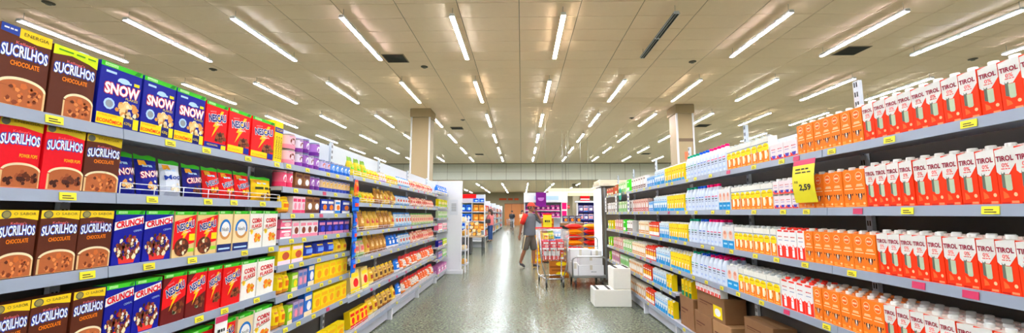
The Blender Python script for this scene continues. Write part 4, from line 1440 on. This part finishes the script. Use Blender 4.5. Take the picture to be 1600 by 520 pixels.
b.disc(0, .55, .3, .14, pm((190, 120, 200)), 1, 18, PI, 2 * PI)
b.rect(-.3, .3, .56, .62, pm((200, 150, 210)), 1)
b.obj('emblem', t)
for x in (-.2, .2):
    MB().tube([(x, 0, .62), (x, 0, ZL + 1.35 - 1.75 + .0)], .003, M_STEEL, 4).obj('cord', t)
tag(t, 'purple hanging banner above the chocolate display', 'banner')
# stacked yellow packs with the yellow price board
gen_box('yelpack', .3, .2, .3, pm((236, 176, 30)), pm((216, 140, 20)), YEL, 'yellow carton')
gen_box('tanpack', .36, .22, .3, pm((190, 120, 50)), pm((150, 90, 40)), YEL, 'brown carton')
for i in range(5):
    put('yelpack', (.45, 12.6, .2005 * i), 0, 'yellow carton, %s from floor, in stack behind the man' % ORD[i + 1], 'stacked yellow cartons')
for i in range(6):
    put('tanpack', (.8, 12.75, .2205 * i), 0, 'brown carton, %s from floor, in stack under yellow board' % ORD[i + 1], 'stacked brown cartons')
t = empty('price_board', (.78, 12.55, 0))
MB().box(-.13, .13, -.01, .01, 1.05, 1.42, M_TAGY).obj('board', t)
MB().box(-.13, .13, -.012, .012, 1.42, 1.46, RED).obj('header', t)
b = MB(.26, .02, 1)
b.text('~', 0, 1.23, .6, .1, M_DARK, 1, bold=.02)
b.obj('lettering', t)
MB().tube([(0, 0, .02), (0, 0, 1.05)], .012, M_BLACK, 6).obj('post', t)
MB().box(-.12, .12, -.04, .04, 0, .02, M_BLACK).obj('foot', t)
tag(t, 'yellow price board standing above the brown cartons', 'price board')
t = empty('monitor', (1.3, 12.5, 0))
MB().box(-.14, .14, -.02, .02, .98, 1.1, M_BLACK, .005).obj('screen', t)
MB().tube([(-.05, 0, .02), (-.05, 0, .98)], .02, M_BLACK, 6).obj('post', t)
MB().box(-.2, .1, -.12, .12, 0, .02, M_BLACK).obj('foot', t)
tag(t, 'black flat screen on a post beside the yellow board', 'screen')

# pallet of rice sacks
t = empty('pallet', (1.55, 10.75, 0))
for i in range(5):
    MB().box(-.5, .5, -.5 + .22 * i, -.38 + .22 * i, .1, .12, M_KRAFT2).obj('deck_board', t)
for x in (-.45, 0, .45):
    MB().box(x - .05, x + .05, -.5, .5, 0, .1, M_KRAFT).obj('runner', t)
tag(t, 'wooden pallet under the pile of rice sacks', 'pallet')
for lay in range(8):
    for i in range(2):
        o = put('sack_r' if (lay + i) % 2 else 'sack_y', (1.32 + .47 * i, 10.35, .19 + .135 * lay), 0, '%s rice sack, %s column, %s layer from the floor' % ('red' if (lay + i) % 2 else 'yellow', ('left', 'right')[i], ORD[lay + 1]), 'rice sacks piled on the pallet')
        o.rotation_euler = (-PI / 2, 0, 0)
# cardboard, pillar and blue shelf far right of centre
t = empty('cardboard_case', (1.95, 16.0, 0))
MB().box(-.45, .4, -.3, .3, 0, 1.1, M_KRAFT, .01).obj('carton_body', t)
MB().box(-.45, .4, -.02, .02, 1.1, 1.101, M_KRAFT2).obj('packing_tape', t)
tag(t, 'tall brown cardboard bin behind the rice sacks', 'cardboard box')
gen_box('darkp', .2, .28, .2, pm((70, 60, 90)), GREY, ORG, 'dark pack')
for i in range(3):
    put('darkp', (1.68 + .25 * i, 16.0, 1.1025), 0, 'dark pack, %s from left, on the tall cardboard bin' % ORD[i + 1], 'packs on the cardboard bin')
t = empty('column', (5.15, 39.2, 0))
MB().box(-.3, .3, -.3, .3, 0, ZL - .002, mat('column_far', (150, 136, 110), .7), .01).obj('shaft', t)
MB().box(-.34, .34, -.34, .34, 0, .3, M_STEEL).obj('base_guard', t)
tag(t, 'slim brownish column far behind the trolleys', 'column')
t = empty('display_rack', (3.25, 20.3, 0))
MB().box(-.5, .5, .2, .24, 0, 2.0, pm((60, 60, 130))).obj('back_panel', t)
for z in (.3, .75, 1.15, 1.55):
    MB().box(-.5, .5, -.2, .2, z - .03, z, pm((50, 50, 110))).obj('shelf', t)
for x in (-.515, .515):
    MB().box(x - .014, x + .014, -.2, .24, 0, 2.0, M_WHITE).obj('side_panel', t)
MB().box(-.6, .6, -.24, .24, 2.0, 2.08, mat('lit_header', (240, 240, 250), .4)).obj('header', t)  # header board in pale bluish white
tag(t, 'dark blue rack of magazines far right of the aisle', 'rack')
gen_box('mag0', .2, .3, .1, pm((170, 170, 206)), pm((90, 70, 130)), WHT, 'lilac pack')
gen_box('mag1', .2, .3, .1, pm((226, 190, 190)), pm((60, 110, 180)), PINK, 'pink pack')
for zi, z in enumerate((.75, 1.15, 1.55)):
    for i in range(4):
        put('mag%d' % ((i + zi) % 2), (2.89 + .24 * i, 20.2, z + .0005), 0, '%s, %s from left, %s shelf of dark blue rack' % (K['mag%d' % ((i + zi) % 2)]['desc'], ORD[i + 1], ('lower', 'middle', 'upper')[zi]), 'packs on the dark blue rack')
# red and white signs hanging beyond
for i, (u, v, w_, h_, Y_, c_, lab) in enumerate(((883, 316, .22, .5, 21.5, RED, 'small red hanging sign left of the far column'), (914, 311, .5, .35, 22.5, RED, 'small red hanging sign right of the far column'), (895, 300, 3.2, .5, 27, CREAM, 'long cream header board across the far aisle'), (884, 323, .4, .15, 20.5, RED, 'narrow red sign above the white stand'))):
    p = atY(u, v, Y_)
    t = empty('hanging_sign', (p.x, Y_, p.z - h_ / 2))
    MB().box(-w_ / 2, w_ / 2, -.015, .015, 0, h_, c_).obj('board', t)
    MB().box(-w_ / 2, w_ / 2, -.018, .018, h_ * .42, h_ * .58, WHT).obj('stripe', t)
    for x in (-w_ * .4, w_ * .4):
        MB().tube([(x, 0, h_), (x, 0, FZ - p.z + h_ / 2)], .004, M_STEEL, 4).obj('cord', t)
    tag(t, lab, 'sign', 'far hanging signs')
# brown partition at the far end
t = empty('partition', (-.3, 53.5, 0))
MB().box(-1.9, 2.2, -.1, .1, .0, 2.7, mat('brown_timber', (176, 104, 44), .5, var=.1, scale=1.5)).obj('panel', t)
MB().box(-1.9, 2.2, -.14, .14, 2.7, 2.8, mat('brown_cap', (120, 70, 34), .5)).obj('cap_rail', t)
for x in (-1.0, .3):
    MB().box(x - .02, x + .02, -.12, -.1, 0, 2.7, mat('brown_joint', (100, 56, 26), .6)).obj('joint_strip', t)
tag(t, 'orange brown timber partition at the far end', 'partition')
p = atY(795, 311, 54.8)
b = MB(2.6, .02, .5)
b.text('~', 0, .5, 1, .8, pm((206, 90, 50)), 1)
t = b.obj('wall_lettering', None, (p.x, 54.98, p.z - .25))
tag(t, 'faded orange lettering high on the far concrete wall', 'lettering')

# lit cooler closing the right shelves
t = empty('cooler', (2.05, 9.35, 0))
mlit = mat('cooler_lit_panel', (226, 240, 255), .3, emit=2.0)
MB().box(-.299, .4, -.3, .3, .0, 2.05, mat('cooler_grey', (104, 92, 80), .5)).obj('cabinet', t)
MB().box(-.36, -.3, -.26, .3, .55, 2.0, mlit).obj('lit_door', t)
MB().box(-.36, -.3, -.28, .3, .0, .55, M_STEEL).obj('lower_panel', t)
MB().box(-.38, .42, -.4, .3, 2.055, 2.13, mat('cooler_cream', (236, 226, 200), .5), .01).obj('canopy', t)
MB().box(-.36, .4, -.36, .28, 2.135, 2.19, mat('cooler_cream', (236, 226, 200), .5), .01).obj('top_board', t)
MB().box(-.25, -.21, -.315, -.3, .05, 2.05, M_STEEL).obj('door_post', t)
tag(t, 'lit upright cooler with cream canopy closing the right shelves', 'cooler')

# ================================================================== step stool
M_STOOL = mat('cream_painted_wood', (244, 244, 234), .5, var=.03)
t = empty('step_stool', (1.43, 6.85, 0))
MB().box(-.29, .29, -.2, .2, .0, .27, M_STOOL, .01).obj('lower_step', t)
MB().box(.01, .29, -.2, .2, .2705, .6, M_STOOL, .01).obj('upper_step', t)
for x0, x1, z in ((-.29, .0, .27), (.01, .29, .6)):
    for k in (.12, .75):
        xx = x0 + (x1 - x0) * k
        MB().box(xx, xx + .045, -.19, .19, z, z + .003, M_DARK).obj('grip_strip', t)
tag(t, 'cream two-step wooden stool with dark grip strips by right shelves', 'step stool')


# ================================================================== shopping cart
def caster(parent, x, y, r=.06):
    MB().box(x - .018, x + .018, y - .02, y + .02, r * 1.5, r * 2.6, M_STEEL).obj('caster_fork', parent)
    m_ = MB()
    m_.lathe([(r * .5, -.014), (r, -.012), (r, .012), (r * .5, .014)], M_BLACK, 14)
    for v in range(len(m_.v)):
        a, b_, c_ = m_.v[v]
        m_.v[v] = (c_ + x, a + y, b_ + r)
    m_.obj('wheel', parent)


ct = empty('shopping_cart', (.63, 8.75, 0), .06)
bk_ = MB()
zb, zt = .52, 1.12
T = [(-.29, -.42), (.29, -.42), (.27, .4), (-.27, .4)]
Bt = [(-.23, -.36), (.23, -.36), (.21, .3), (-.21, .3)]


def rim(f):
    return [(Bt[i][0] + (T[i][0] - Bt[i][0]) * f, Bt[i][1] + (T[i][1] - Bt[i][1]) * f, zb + (zt - zb) * f) for i in range(4)]


for f in (0, .17, .34, .51, .68, .84, 1):
    bk_.tube(rim(f), .004 if f < 1 else .009, M_CHROME, 5, True)
R0, R1 = rim(0), rim(1)
for e in range(4):
    nseg = 11 if e % 2 == 0 else 13
    for k in range(nseg):
        q = k / nseg
        a = Vector(R0[e]).lerp(Vector(R0[(e + 1) % 4]), q)
        b_ = Vector(R1[e]).lerp(Vector(R1[(e + 1) % 4]), q)
        bk_.tube([a, b_], .0028, M_CHROME, 4)
for k in range(9):
    x = -.2 + .05 * k
    bk_.tube([(x, -.35, zb), (x, .29, zb)], .003, M_CHROME, 4)
bk_.obj('wire_basket', ct)
fr_ = MB()
for s in (-1, 1):
    fr_.tube([(s * .28, .42, 1.1), (s * .27, .38, .7), (s * .26, .42, .2), (s * .24, .3, .14), (s * .17, -.42, .17)], .013, M_CHROME, 8)
    fr_.tube([(s * .29, -.42, 1.1), (s * .26, -.4, .5), (s * .17, -.42, .17)], .011, M_CHROME, 8)
fr_.tube([(-.17, -.42, .17), (.17, -.42, .17)], .013, M_CHROME, 8)
fr_.tube([(-.24, .3, .14), (.24, .3, .14)], .012, M_CHROME, 8)
fr_.obj('frame', ct)
MB().tube([(-.3, .48, 1.14), (.3, .48, 1.14)], .016, RED, 8).obj('handle', ct)
for x, y in ((-.17, -.42), (.17, -.42), (-.24, .3), (.24, .3)):
    caster(ct, x, y)
tag(ct, 'chrome wire shopping cart loaded with groceries beside the man', 'shopping cart')
gen_box('cpink', .13, .2, .12, pm((226, 80, 90)), WHT, pm((240, 180, 180)), 'pink red grocery pack')
gen_box('cblue', .1, .19, .12, pm((50, 90, 170)), WHT, LBLUE, 'blue grocery pack')
cr = math.radians(3.4)


def inC(x, y):
    return (.63 + x * math.cos(.06) - y * math.sin(.06), 8.75 + x * math.sin(.06) + y * math.cos(.06))


for i in range(5):
    x, y = inC(-.165 + .083 * i, -.27)
    kk = 'wr' if i < 4 else 'rcart'
    put(kk, (x, y, zb + .006), .06, '%s carton, %s from left, in bottom of shopping cart' % ('white and red' if i < 4 else 'red', ORD[i + 1]), 'groceries in the shopping cart', 1)
for i in range(3):
    x, y = inC(-.135 + .135 * i, -.12)
    put('cpink', (x, y, zb + .008), .06, 'lower pink red pack, %s from left, behind cartons in shopping cart' % ORD[i + 1], 'groceries in the shopping cart')
for i, kk in enumerate(('cpink', 'cblue', 'cpink')):
    x, y = inC(-.16 + .15 * i, -.12)
    put(kk, (x, y, zb + .208), .06, '%s, %s from left, second layer in shopping cart' % (K[kk]['desc'], ORD[i + 1]), 'groceries in the shopping cart')
    put('cpink', (inC(-.16 + .15 * i, -.27)[0], inC(-.16 + .15 * i, -.27)[1], zb + .215), .06, 'front pink red pack, %s from left, above cartons in cart' % ORD[i + 1], 'groceries in the shopping cart', .98, .85)
x, y = inC(-.15, -.18)
put('pyel', (x, y, zb + .41), .3, 'pale yellow bag on top at left of shopping cart', 'groceries in the shopping cart')
x, y = inC(-.03, -.1)
put('pgy', (x, y, zb + .41), .1, 'green yellow bag on top in the middle of cart', 'groceries in the shopping cart', 1, .8)
for i in range(3):
    x, y = inC(.03 + .068 * i, .05)
    put('bw', (x, y, zb + .41), .06, 'turquoise carton, %s from left, top right of shopping cart' % ORD[i + 1], 'groceries in the shopping cart')
for i in range(3):
    x, y = inC(.03 + .068 * i, .05)
    put('cblue', (x, y, zb + .006), .06, 'lowest blue pack, %s from left, under turquoise cartons in cart' % ORD[i + 1], 'groceries in the shopping cart', .65, 1)
    put('cblue', (x, y, zb + .2), .06, 'middle blue pack, %s from left, just under turquoise cartons in cart' % ORD[i + 1], 'groceries in the shopping cart', .65, 1)
# brown cartons on the floor behind the cart
for i in range(3):
    put('tanpack', (.86, 9.75, .2205 * i), 0, 'brown carton, %s from floor, behind the cart wheels' % ORD[i + 1], 'brown cartons behind the cart', 1.2)

# ================================================================== platform trolley with white boxes
pt = empty('platform_trolley', (1.315, 8.7, 0), .02)
MB().box(-.33, .36, -.42, .42, .2, .235, M_STEEL, .004).obj('platform', pt)


def loop(x0, x1, y, z0, z1, r, bm_):
    P = [(x0, y, z0), (x0, y, z1 - .08)]
    for k in range(1, 5):
        a = PI / 2 * k / 4
        P.append((x0 + .08 * (1 - math.cos(a)), y, z1 - .08 + .08 * math.sin(a)))
    for k in range(0, 5):
        a = PI / 2 * k / 4
        P.append((x1 - .08 + .08 * math.sin(a), y, z1 - .08 + .08 * math.cos(a)))
    P.append((x1, y, z0))
    bm_.tube(P, r, M_STEEL, 8)


m_ = MB()
loop(-.32, .35, .41, .2, .95, .016, m_)
for z in (.55, .75):
    m_.tube([(-.32, .41, z), (.35, .41, z)], .01, M_STEEL, 6)
for k in range(1, 6):
    m_.tube([(-.32 + .67 * k / 6, .41, .235), (-.32 + .67 * k / 6, .41, .75)], .006, M_STEEL, 5)
m_.obj('push_handle', pt)
m_ = MB()
loop(-.32, .35, -.41, .2, .6, .016, m_)
m_.obj('front_guard', pt)
for x in (-.25, .28):
    for y in (-.32, .32):
        caster(pt, x, y, .075)
tag(pt, 'grey steel platform trolley carrying large white boxes', 'trolley')
M_WBOX = mat('white_card', (240, 242, 244), .6, var=.04, scale=6)
for i, (x, y, w_, d_, z0, h_, lab) in enumerate(((.06, -.2, .5, .3, .236, .2, 'low front white box with dark print on the trolley'), (-.255, -.2, .11, .3, .236, .24, 'narrow upright white box at left of the trolley'), (-.1, .17, .42, .34, .236, .48, 'tall white box at the back left of trolley'),
                                              (.24, .17, .22, .34, .236, .46, 'tall narrow white box at the back right of trolley'), (.06, -.2, .46, .28, .438, .16, 'upper front white box on the trolley'))):
    X_, Y_ = 1.315 + x, 8.7 + y
    t = empty('white_box', (X_, Y_, z0 + .0005), .03)
    MB().box(-w_ / 2, w_ / 2, -d_ / 2, d_ / 2, 0, h_, M_WBOX, .004).obj('carton_body', t)
    MB().box(-.025, .025, -d_ / 2 - .0006, -d_ / 2, h_ * .55, h_, pm((214, 210, 196))).obj('packing_tape', t)
    if i == 0:
        b = MB(w_, d_, h_)
        b.text('~', .1, .35, .2, .12, GREY, 1)
        b.obj('print', t)
    tag(t, lab, 'box', 'white boxes on the trolley')


# ================================================================== people
def skin_mesh(nodes, edges, mt, sub=1, root=0):
    """nodes: name -> (pos, radius); a continuous skinned surface along the edges"""
    names = list(nodes)
    me = bpy.data.meshes.new('s')
    me.from_pydata([nodes[n][0] for n in names], [(names.index(a), names.index(b)) for a, b in edges], [])
    o = bpy.data.objects.new('s', me)
    C.objects.link(o)
    md = o.modifiers.new('skin', 'SKIN')
    md.use_smooth_shade = True
    for i, n in enumerate(names):
        r = nodes[n][1]
        me.skin_vertices[0].data[i].radius = (r, r) if not isinstance(r, tuple) else r
        me.skin_vertices[0].data[i].use_root = (i == root)
    ms = o.modifiers.new('sub', 'SUBSURF')
    ms.levels = sub
    ms.render_levels = sub
    dg = bpy.context.evaluated_depsgraph_get()
    ev = o.evaluated_get(dg)
    tmp = ev.to_mesh()
    vs_ = [tuple(v.co) for v in tmp.vertices]
    fs = [tuple(p.vertices) for p in tmp.polygons]
    ev.to_mesh_clear()
    bpy.data.objects.remove(o)
    bpy.data.meshes.remove(me)
    return vs_, fs


def lerp(a, b, t):
    return tuple(a[i] + (b[i] - a[i]) * t for i in range(3))


def hand(mb, wrist, d, side, mt, curl=.35):
    d = Vector(d).normalized()
    s = Vector((1, 0, 0)) if abs(d.x) < .8 else Vector((0, 0, 1))
    s = (s - d * s.dot(d)).normalized()
    nrm = d.cross(s) * side
    w_ = Vector(wrist)
    for k, (off, ln) in enumerate(((-.03, .065), (-.01, .078), (.012, .072), (.032, .055))):
        p0 = w_ + d * .085 + s * off
        p1 = p0 + (d + nrm * curl * .4).normalized() * ln * .5
        p2 = p1 + (d + nrm * curl * 1.6).normalized() * ln * .5
        mb.tube([p0 - d * .03, p0, p1, p2], .0105, mt, 6, r2=.008)
    p0 = w_ + d * .03 - s * .03
    mb.tube([p0, p0 + (d * .6 - s * .7 + nrm * .3).normalized() * .035, p0 + (d * .9 - s * .7 + nrm * .4).normalized() * .065], .012, mt, 6, r2=.009)


def person(loc, rz, J, cl, label, scale=1.0):
    """J: joint positions, x forward, y to the person's left, z up"""
    t = empty('person', loc, rz)
    t.scale = (scale,) * 3
    sk = mat('skin_%d' % cl.get('skin', 0), ((150, 98, 70), (206, 150, 120), (176, 120, 90))[cl.get('skin', 0)], .55, var=.04)
    N = {'pel': (J['pel'], (.12, .14)), 'wai': (lerp(J['pel'], J['che'], .5), (.11, .13)), 'che': (J['che'], (.13, .16)), 'nb': (J['nb'], .062), 'ht': (lerp(J['nb'], J['head'], .55), .058)}
    E = [('pel', 'wai'), ('wai', 'che'), ('che', 'nb'), ('nb', 'ht')]
    for s in 'rl':
        N['sh' + s] = (J['sh' + s], .062)
        N['el' + s] = (J['el' + s], .043)
        N['wr' + s] = (J['wr' + s], .028)
        d = Vector(J['ha' + s]) - Vector(J['wr' + s])
        N['pa' + s] = (tuple(Vector(J['wr' + s]) + d.normalized() * .075), (.036, .02))
        N['hi' + s] = (J['hi' + s], .09)
        N['kn' + s] = (J['kn' + s], .057)
        N['ca' + s] = (lerp(J['kn' + s], J['an' + s], .35), .056)
        N['an' + s] = (J['an' + s], .036)
        N['to' + s] = (J['to' + s], .03)
        E += [('che', 'sh' + s), ('sh' + s, 'el' + s), ('el' + s, 'wr' + s), ('wr' + s, 'pa' + s), ('pel', 'hi' + s), ('hi' + s, 'kn' + s), ('kn' + s, 'ca' + s), ('ca' + s, 'an' + s), ('an' + s, 'to' + s)]
    b = MB()
    b.raw(*skin_mesh(N, E, sk), sk, True)
    h = Vector(J['head'])
    b.ball(h, .1, sk, 16, 12, sx=1.05, sy=.8, sz=1.2)                                  # skull
    b.ball(h + Vector((.035, 0, -.07)), .065, sk, 12, 9, sx=1, sy=.85, sz=.9)          # jaw
    b.tube([h + Vector((.09, 0, .015)), h + Vector((.122, 0, -.03))], .009, sk, 6, r2=.015)
    eye, lip = mat('eye_dark', (30, 24, 22), .3), mat('lips', (140, 70, 64), .5)
    for s in (-1, 1):
        b.ball(h + Vector((.092, s * .032, .012)), .011, eye, 8, 6)
        b.ball(h + Vector((-.005, s * .082, -.01)), .026, sk, 8, 6, sx=.8, sy=.35, sz=1.2)
    b.ball(h + Vector((.093, 0, -.072)), .02, lip, 8, 6, sx=.5, sy=1.2, sz=.45)
    for s in 'rl':
        hand(b, J['wr' + s], Vector(J['ha' + s]) - Vector(J['wr' + s]), 1 if s == 'l' else -1, sk, cl.get('curl' + s, .35))
    b.obj('body', t)
    # clothes: slightly larger surfaces over the same joints
    sc_ = mat('cloth_%d_%d_%d' % cl['shirt'], cl['shirt'], .8, var=.06)
    b = MB()
    hem, wa, che = Vector(lerp(J['pel'], J['che'], -.14)), Vector(lerp(J['pel'], J['che'], .45)), Vector(J['che'])
    nk = Vector(J['nb'])
    rings = [(hem, .172, .205), (wa, .158, .19), (che, .165, .215), (che.lerp(nk, .55), .13, .215), (che.lerp(nk, .85), .09, .13), (nk, .062, .07)]
    n_ = 16
    R_ = [[p + Vector((rx * math.cos(2 * PI * k / n_), ry * math.sin(2 * PI * k / n_), 0)) for k in range(n_)] for p, rx, ry in rings]
    for i in range(len(R_) - 1):
        b.raw(R_[i] + R_[i + 1], [(k, (k + 1) % n_, n_ + (k + 1) % n_, n_ + k) for k in range(n_)], sc_, True)
    b.obj('shirt', t)
    for s in 'rl':
        cc = cl['shirt'] if (s == 'l' and cl.get('onesleeve')) else cl.get('sleeve', cl['shirt'])
        slv = mat('cloth_%d_%d_%d' % cc, cc, .8, var=.06)
        b = MB()
        a, e = J['sh' + s], J['el' + s]
        b.tube([lerp(a, J['che'], .25), a, lerp(a, e, .4), lerp(a, e, .85)], .085, slv, 10, r2=.066)
        so = b.obj('sleeve', t)
        if 'stripe' in cl and s == 'r':
            st2 = mat('cloth_%d_%d_%d' % cl['stripe'], cl['stripe'], .8)
            off = Vector((-.055, 0, 0))
            q = MB()
            q.tube([Vector(a) + off + Vector((0, 0, .02)), Vector(lerp(a, e, .4)) + off, Vector(lerp(a, e, .84)) + off], .028, st2, 6)
            q.obj('stripe', so)
    pcol = mat('cloth_%d_%d_%d' % cl['legs'], cl['legs'], .8, var=.06)
    N3 = {'top': (lerp(J['pel'], J['che'], .15), (.135, .155)), 'pel': (J['pel'], (.14, .165))}
    E3 = [('top', 'pel')]
    for s in 'rl':
        k, a = J['kn' + s], J['an' + s]
        N3['hi' + s] = (J['hi' + s], .115)
        E3.append(('pel', 'hi' + s))
        if cl.get('shorts'):
            N3['kn' + s] = (lerp(J['hi' + s], k, .55), .112)
            N3['le' + s] = (lerp(J['hi' + s], k, 1.12), .1)
            E3 += [('hi' + s, 'kn' + s), ('kn' + s, 'le' + s)]
        else:
            N3['kn' + s] = (k, .078)
            N3['le' + s] = (lerp(k, a, .95), .06)
            E3 += [('hi' + s, 'kn' + s), ('kn' + s, 'le' + s)]
    b = MB()
    b.raw(*skin_mesh(N3, E3, pcol), pcol, True)
    po = b.obj('shorts' if cl.get('shorts') else 'trousers', t)
    if 'side' in cl:
        q = MB()
        hi, kn = Vector(J['hir']), Vector(J['knr'])
        o_ = Vector((-.015, -.108, 0))
        q.tube([hi + o_, hi.lerp(kn, .5) + o_ * .95, hi.lerp(kn, .98) + o_ * .8], .014, mat('cloth_side', cl['side'], .8), 6)
        q.obj('side_stripe', po)
    shc = mat('shoe_%d_%d_%d' % cl['shoe'], cl['shoe'], .6)
    for s in 'rl':
        a, o_ = Vector(J['an' + s]), Vector(J['to' + s])
        f = (o_ - a)
        b = MB()
        hl = a - f.normalized() * .05
        hl.z = min(hl.z, a.z) - .03
        low = max(.0, 0)
        P = {'heel': (tuple(hl), (.048, .045)), 'mid': (tuple(a.lerp(o_, .5) - Vector((0, 0, .0))), (.05, .04)), 'toe': (tuple(o_ + f.normalized() * .03), (.042, .03)), 'tongue': (tuple(a + Vector((0, 0, .0))), .045)}
        b.raw(*skin_mesh(P, [('heel', 'mid'), ('mid', 'toe'), ('heel', 'tongue')], shc), shc, True)
        b.obj('shoe', t)
    hc_ = mat('hair_%d' % cl.get('hair', 0), ((28, 22, 20), (60, 40, 30))[cl.get('hair', 0)], .6)
    b = MB()
    if cl.get('cap'):
        cm_ = mat('cap_cloth', cl['cap'], .7)
        b.lathe([(.106, .03), (.106, .06), (.09, .105), (.05, .13), (.005, .137)], cm_, 16, h, 0, 1.05, .84)
        b.box(-.02, .1, -.07, .07, 0, .012, cm_, .004, Matrix.Translation(h + Vector((.1, 0, .03))) @ Matrix.Rotation(.15, 4, 'Y'))
        b.obj('cap', t)
        b = MB()
        b.lathe([(.09, -.05), (.106, -.02), (.106, .028)], hc_, 14, h + Vector((-.012, 0, 0)), 0, 1.0, .83)
        b.obj('hair', t)
    else:
        b.lathe([(.1, -.02), (.112, .03), (.1, .085), (.06, .125), (.005, .14)], hc_, 16, h + Vector((-.012, 0, 0)), 0, 1.02, .84)
        if cl.get('long'):
            b.tube([h + Vector((-.07, 0, .05)), h + Vector((-.1, 0, -.08)), h + Vector((-.09, 0, -.24))], .085, hc_, 10, r2=.05)
        b.obj('hair', t)
    return tag(t, label, 'person')


def stand(**kw):
    J = dict(pel=(0, 0, .95), che=(0, 0, 1.28), nb=(0, 0, 1.46), head=(.02, 0, 1.62), shr=(0, -.19, 1.4), shl=(0, .19, 1.4), elr=(-.03, -.24, 1.12), ell=(-.03, .24, 1.12), wrr=(.03, -.25, .88), wrl=(.03, .25, .88), har=(.05, -.25, .78), hal=(.05, .25, .78),
             hir=(0, -.09, .9), hil=(0, .09, .9), knr=(.01, -.1, .5), knl=(.01, .1, .5), anr=(-.02, -.1, .09), anl=(-.02, .1, .09), tor=(.12, -.11, .035), tol=(.12, .11, .035))
    J.update(kw)
    return J


manJ = stand(pel=(0, 0, .92), che=(.0, 0, 1.27), nb=(.02, 0, 1.47), head=(.05, 0, 1.63), shr=(-.03, -.19, 1.41), elr=(-.13, -.25, 1.13), wrr=(-.17, -.25, .88), har=(-.18, -.25, .78), shl=(.05, .19, 1.41), ell=(.3, .2, 1.2), wrl=(.2, .1, 1.42), hal=(.17, .06, 1.5),
             hir=(-.01, -.09, .88), knr=(-.1, -.1, .5), anr=(-.24, -.1, .13), tor=(-.12, -.1, .035), hil=(.01, .09, .88), knl=(.07, .1, .49), anl=(.07, .1, .09), tol=(.22, .1, .035))
man = person((.22, 11.4, 0), -.5, manJ, dict(skin=0, shirt=(92, 98, 106), sleeve=(214, 40, 30), stripe=(240, 190, 40), legs=(92, 86, 78), shorts=True, side=(206, 190, 150), shoe=(40, 38, 42), cap=(206, 60, 40), hair=0, curll=1.2, onesleeve=True), 'man in red cap and grey shorts standing by the shopping cart')
womJ = stand(elr=(.08, -.23, 1.14), wrr=(.26, -.15, 1.2), har=(.33, -.12, 1.24), ell=(.08, .22, 1.14), wrl=(.24, .12, 1.12), hal=(.33, .1, 1.14))
person((-1.62, 21.4, 0), PI - .5, womJ, dict(skin=1, shirt=(226, 120, 120), legs=(44, 78, 140), shoe=(60, 50, 50), long=True, hair=1), 'woman in pink top and blue jeans browsing the far shelves', .97)
t = empty('shoulder_bag', (-1.72, 21.05, .98))
MB().box(-.14, .14, -.06, .06, 0, .2, mat('bag_dark', (50, 40, 44), .6), .02).obj('pouch', t)
MB().tube([(-.1, 0, .2), (0, .12, .48), (.1, 0, .2)], .01, M_BLACK, 6).obj('strap', t)
tag(t, 'dark shoulder bag at the hip of the woman in pink', 'bag')
person((-.85, 36.5, 0), -PI / 2 - .4, stand(), dict(skin=2, shirt=(60, 60, 66), legs=(50, 46, 44), shoe=(30, 30, 30), hair=0), 'distant person in dark clothes at the aisle end')
person((.05, 30.0, 0), -PI / 2 + .5, womJ, dict(skin=1, shirt=(226, 196, 170), legs=(190, 170, 150), shoe=(60, 50, 50), long=True, hair=0), 'distant person in pale clothes left of the man', .98)
person((.45, 30.4, 0), PI - .3, stand(), dict(skin=2, shirt=(206, 120, 90), legs=(150, 70, 60), shoe=(40, 40, 40), hair=0), 'distant person in orange top behind the man', 1.0)
# distant cart of the shoppers
t = empty('shopping_cart', (-.8, 29.6, 0))
m_ = MB()
for z, w_ in ((.5, .2), (.65, .22), (.8, .24), (.95, .26), (1.05, .28)):
    m_.tube([(-w_, -.3, z), (w_, -.3, z), (w_, .3, z), (-w_, .3, z)], .012, M_CHROME, 5, True)
for k in range(5):
    x = -.2 + .1 * k
    m_.tube([(x, -.3, .5), (x * 1.35, -.3, 1.05)], .008, M_CHROME, 4)
m_.obj('wire_basket', t)
m_ = MB()
for s in (-1, 1):
    m_.tube([(s * .25, .35, 1.1), (s * .22, .3, .15), (s * .2, -.3, .15)], .015, M_CHROME, 6)
m_.obj('frame', t)
for x in (-.2, .2):
    for y in (-.3, .3):
        caster(t, x, y)
tag(t, 'distant shopping cart pushed by shoppers at the aisle end', 'shopping cart')
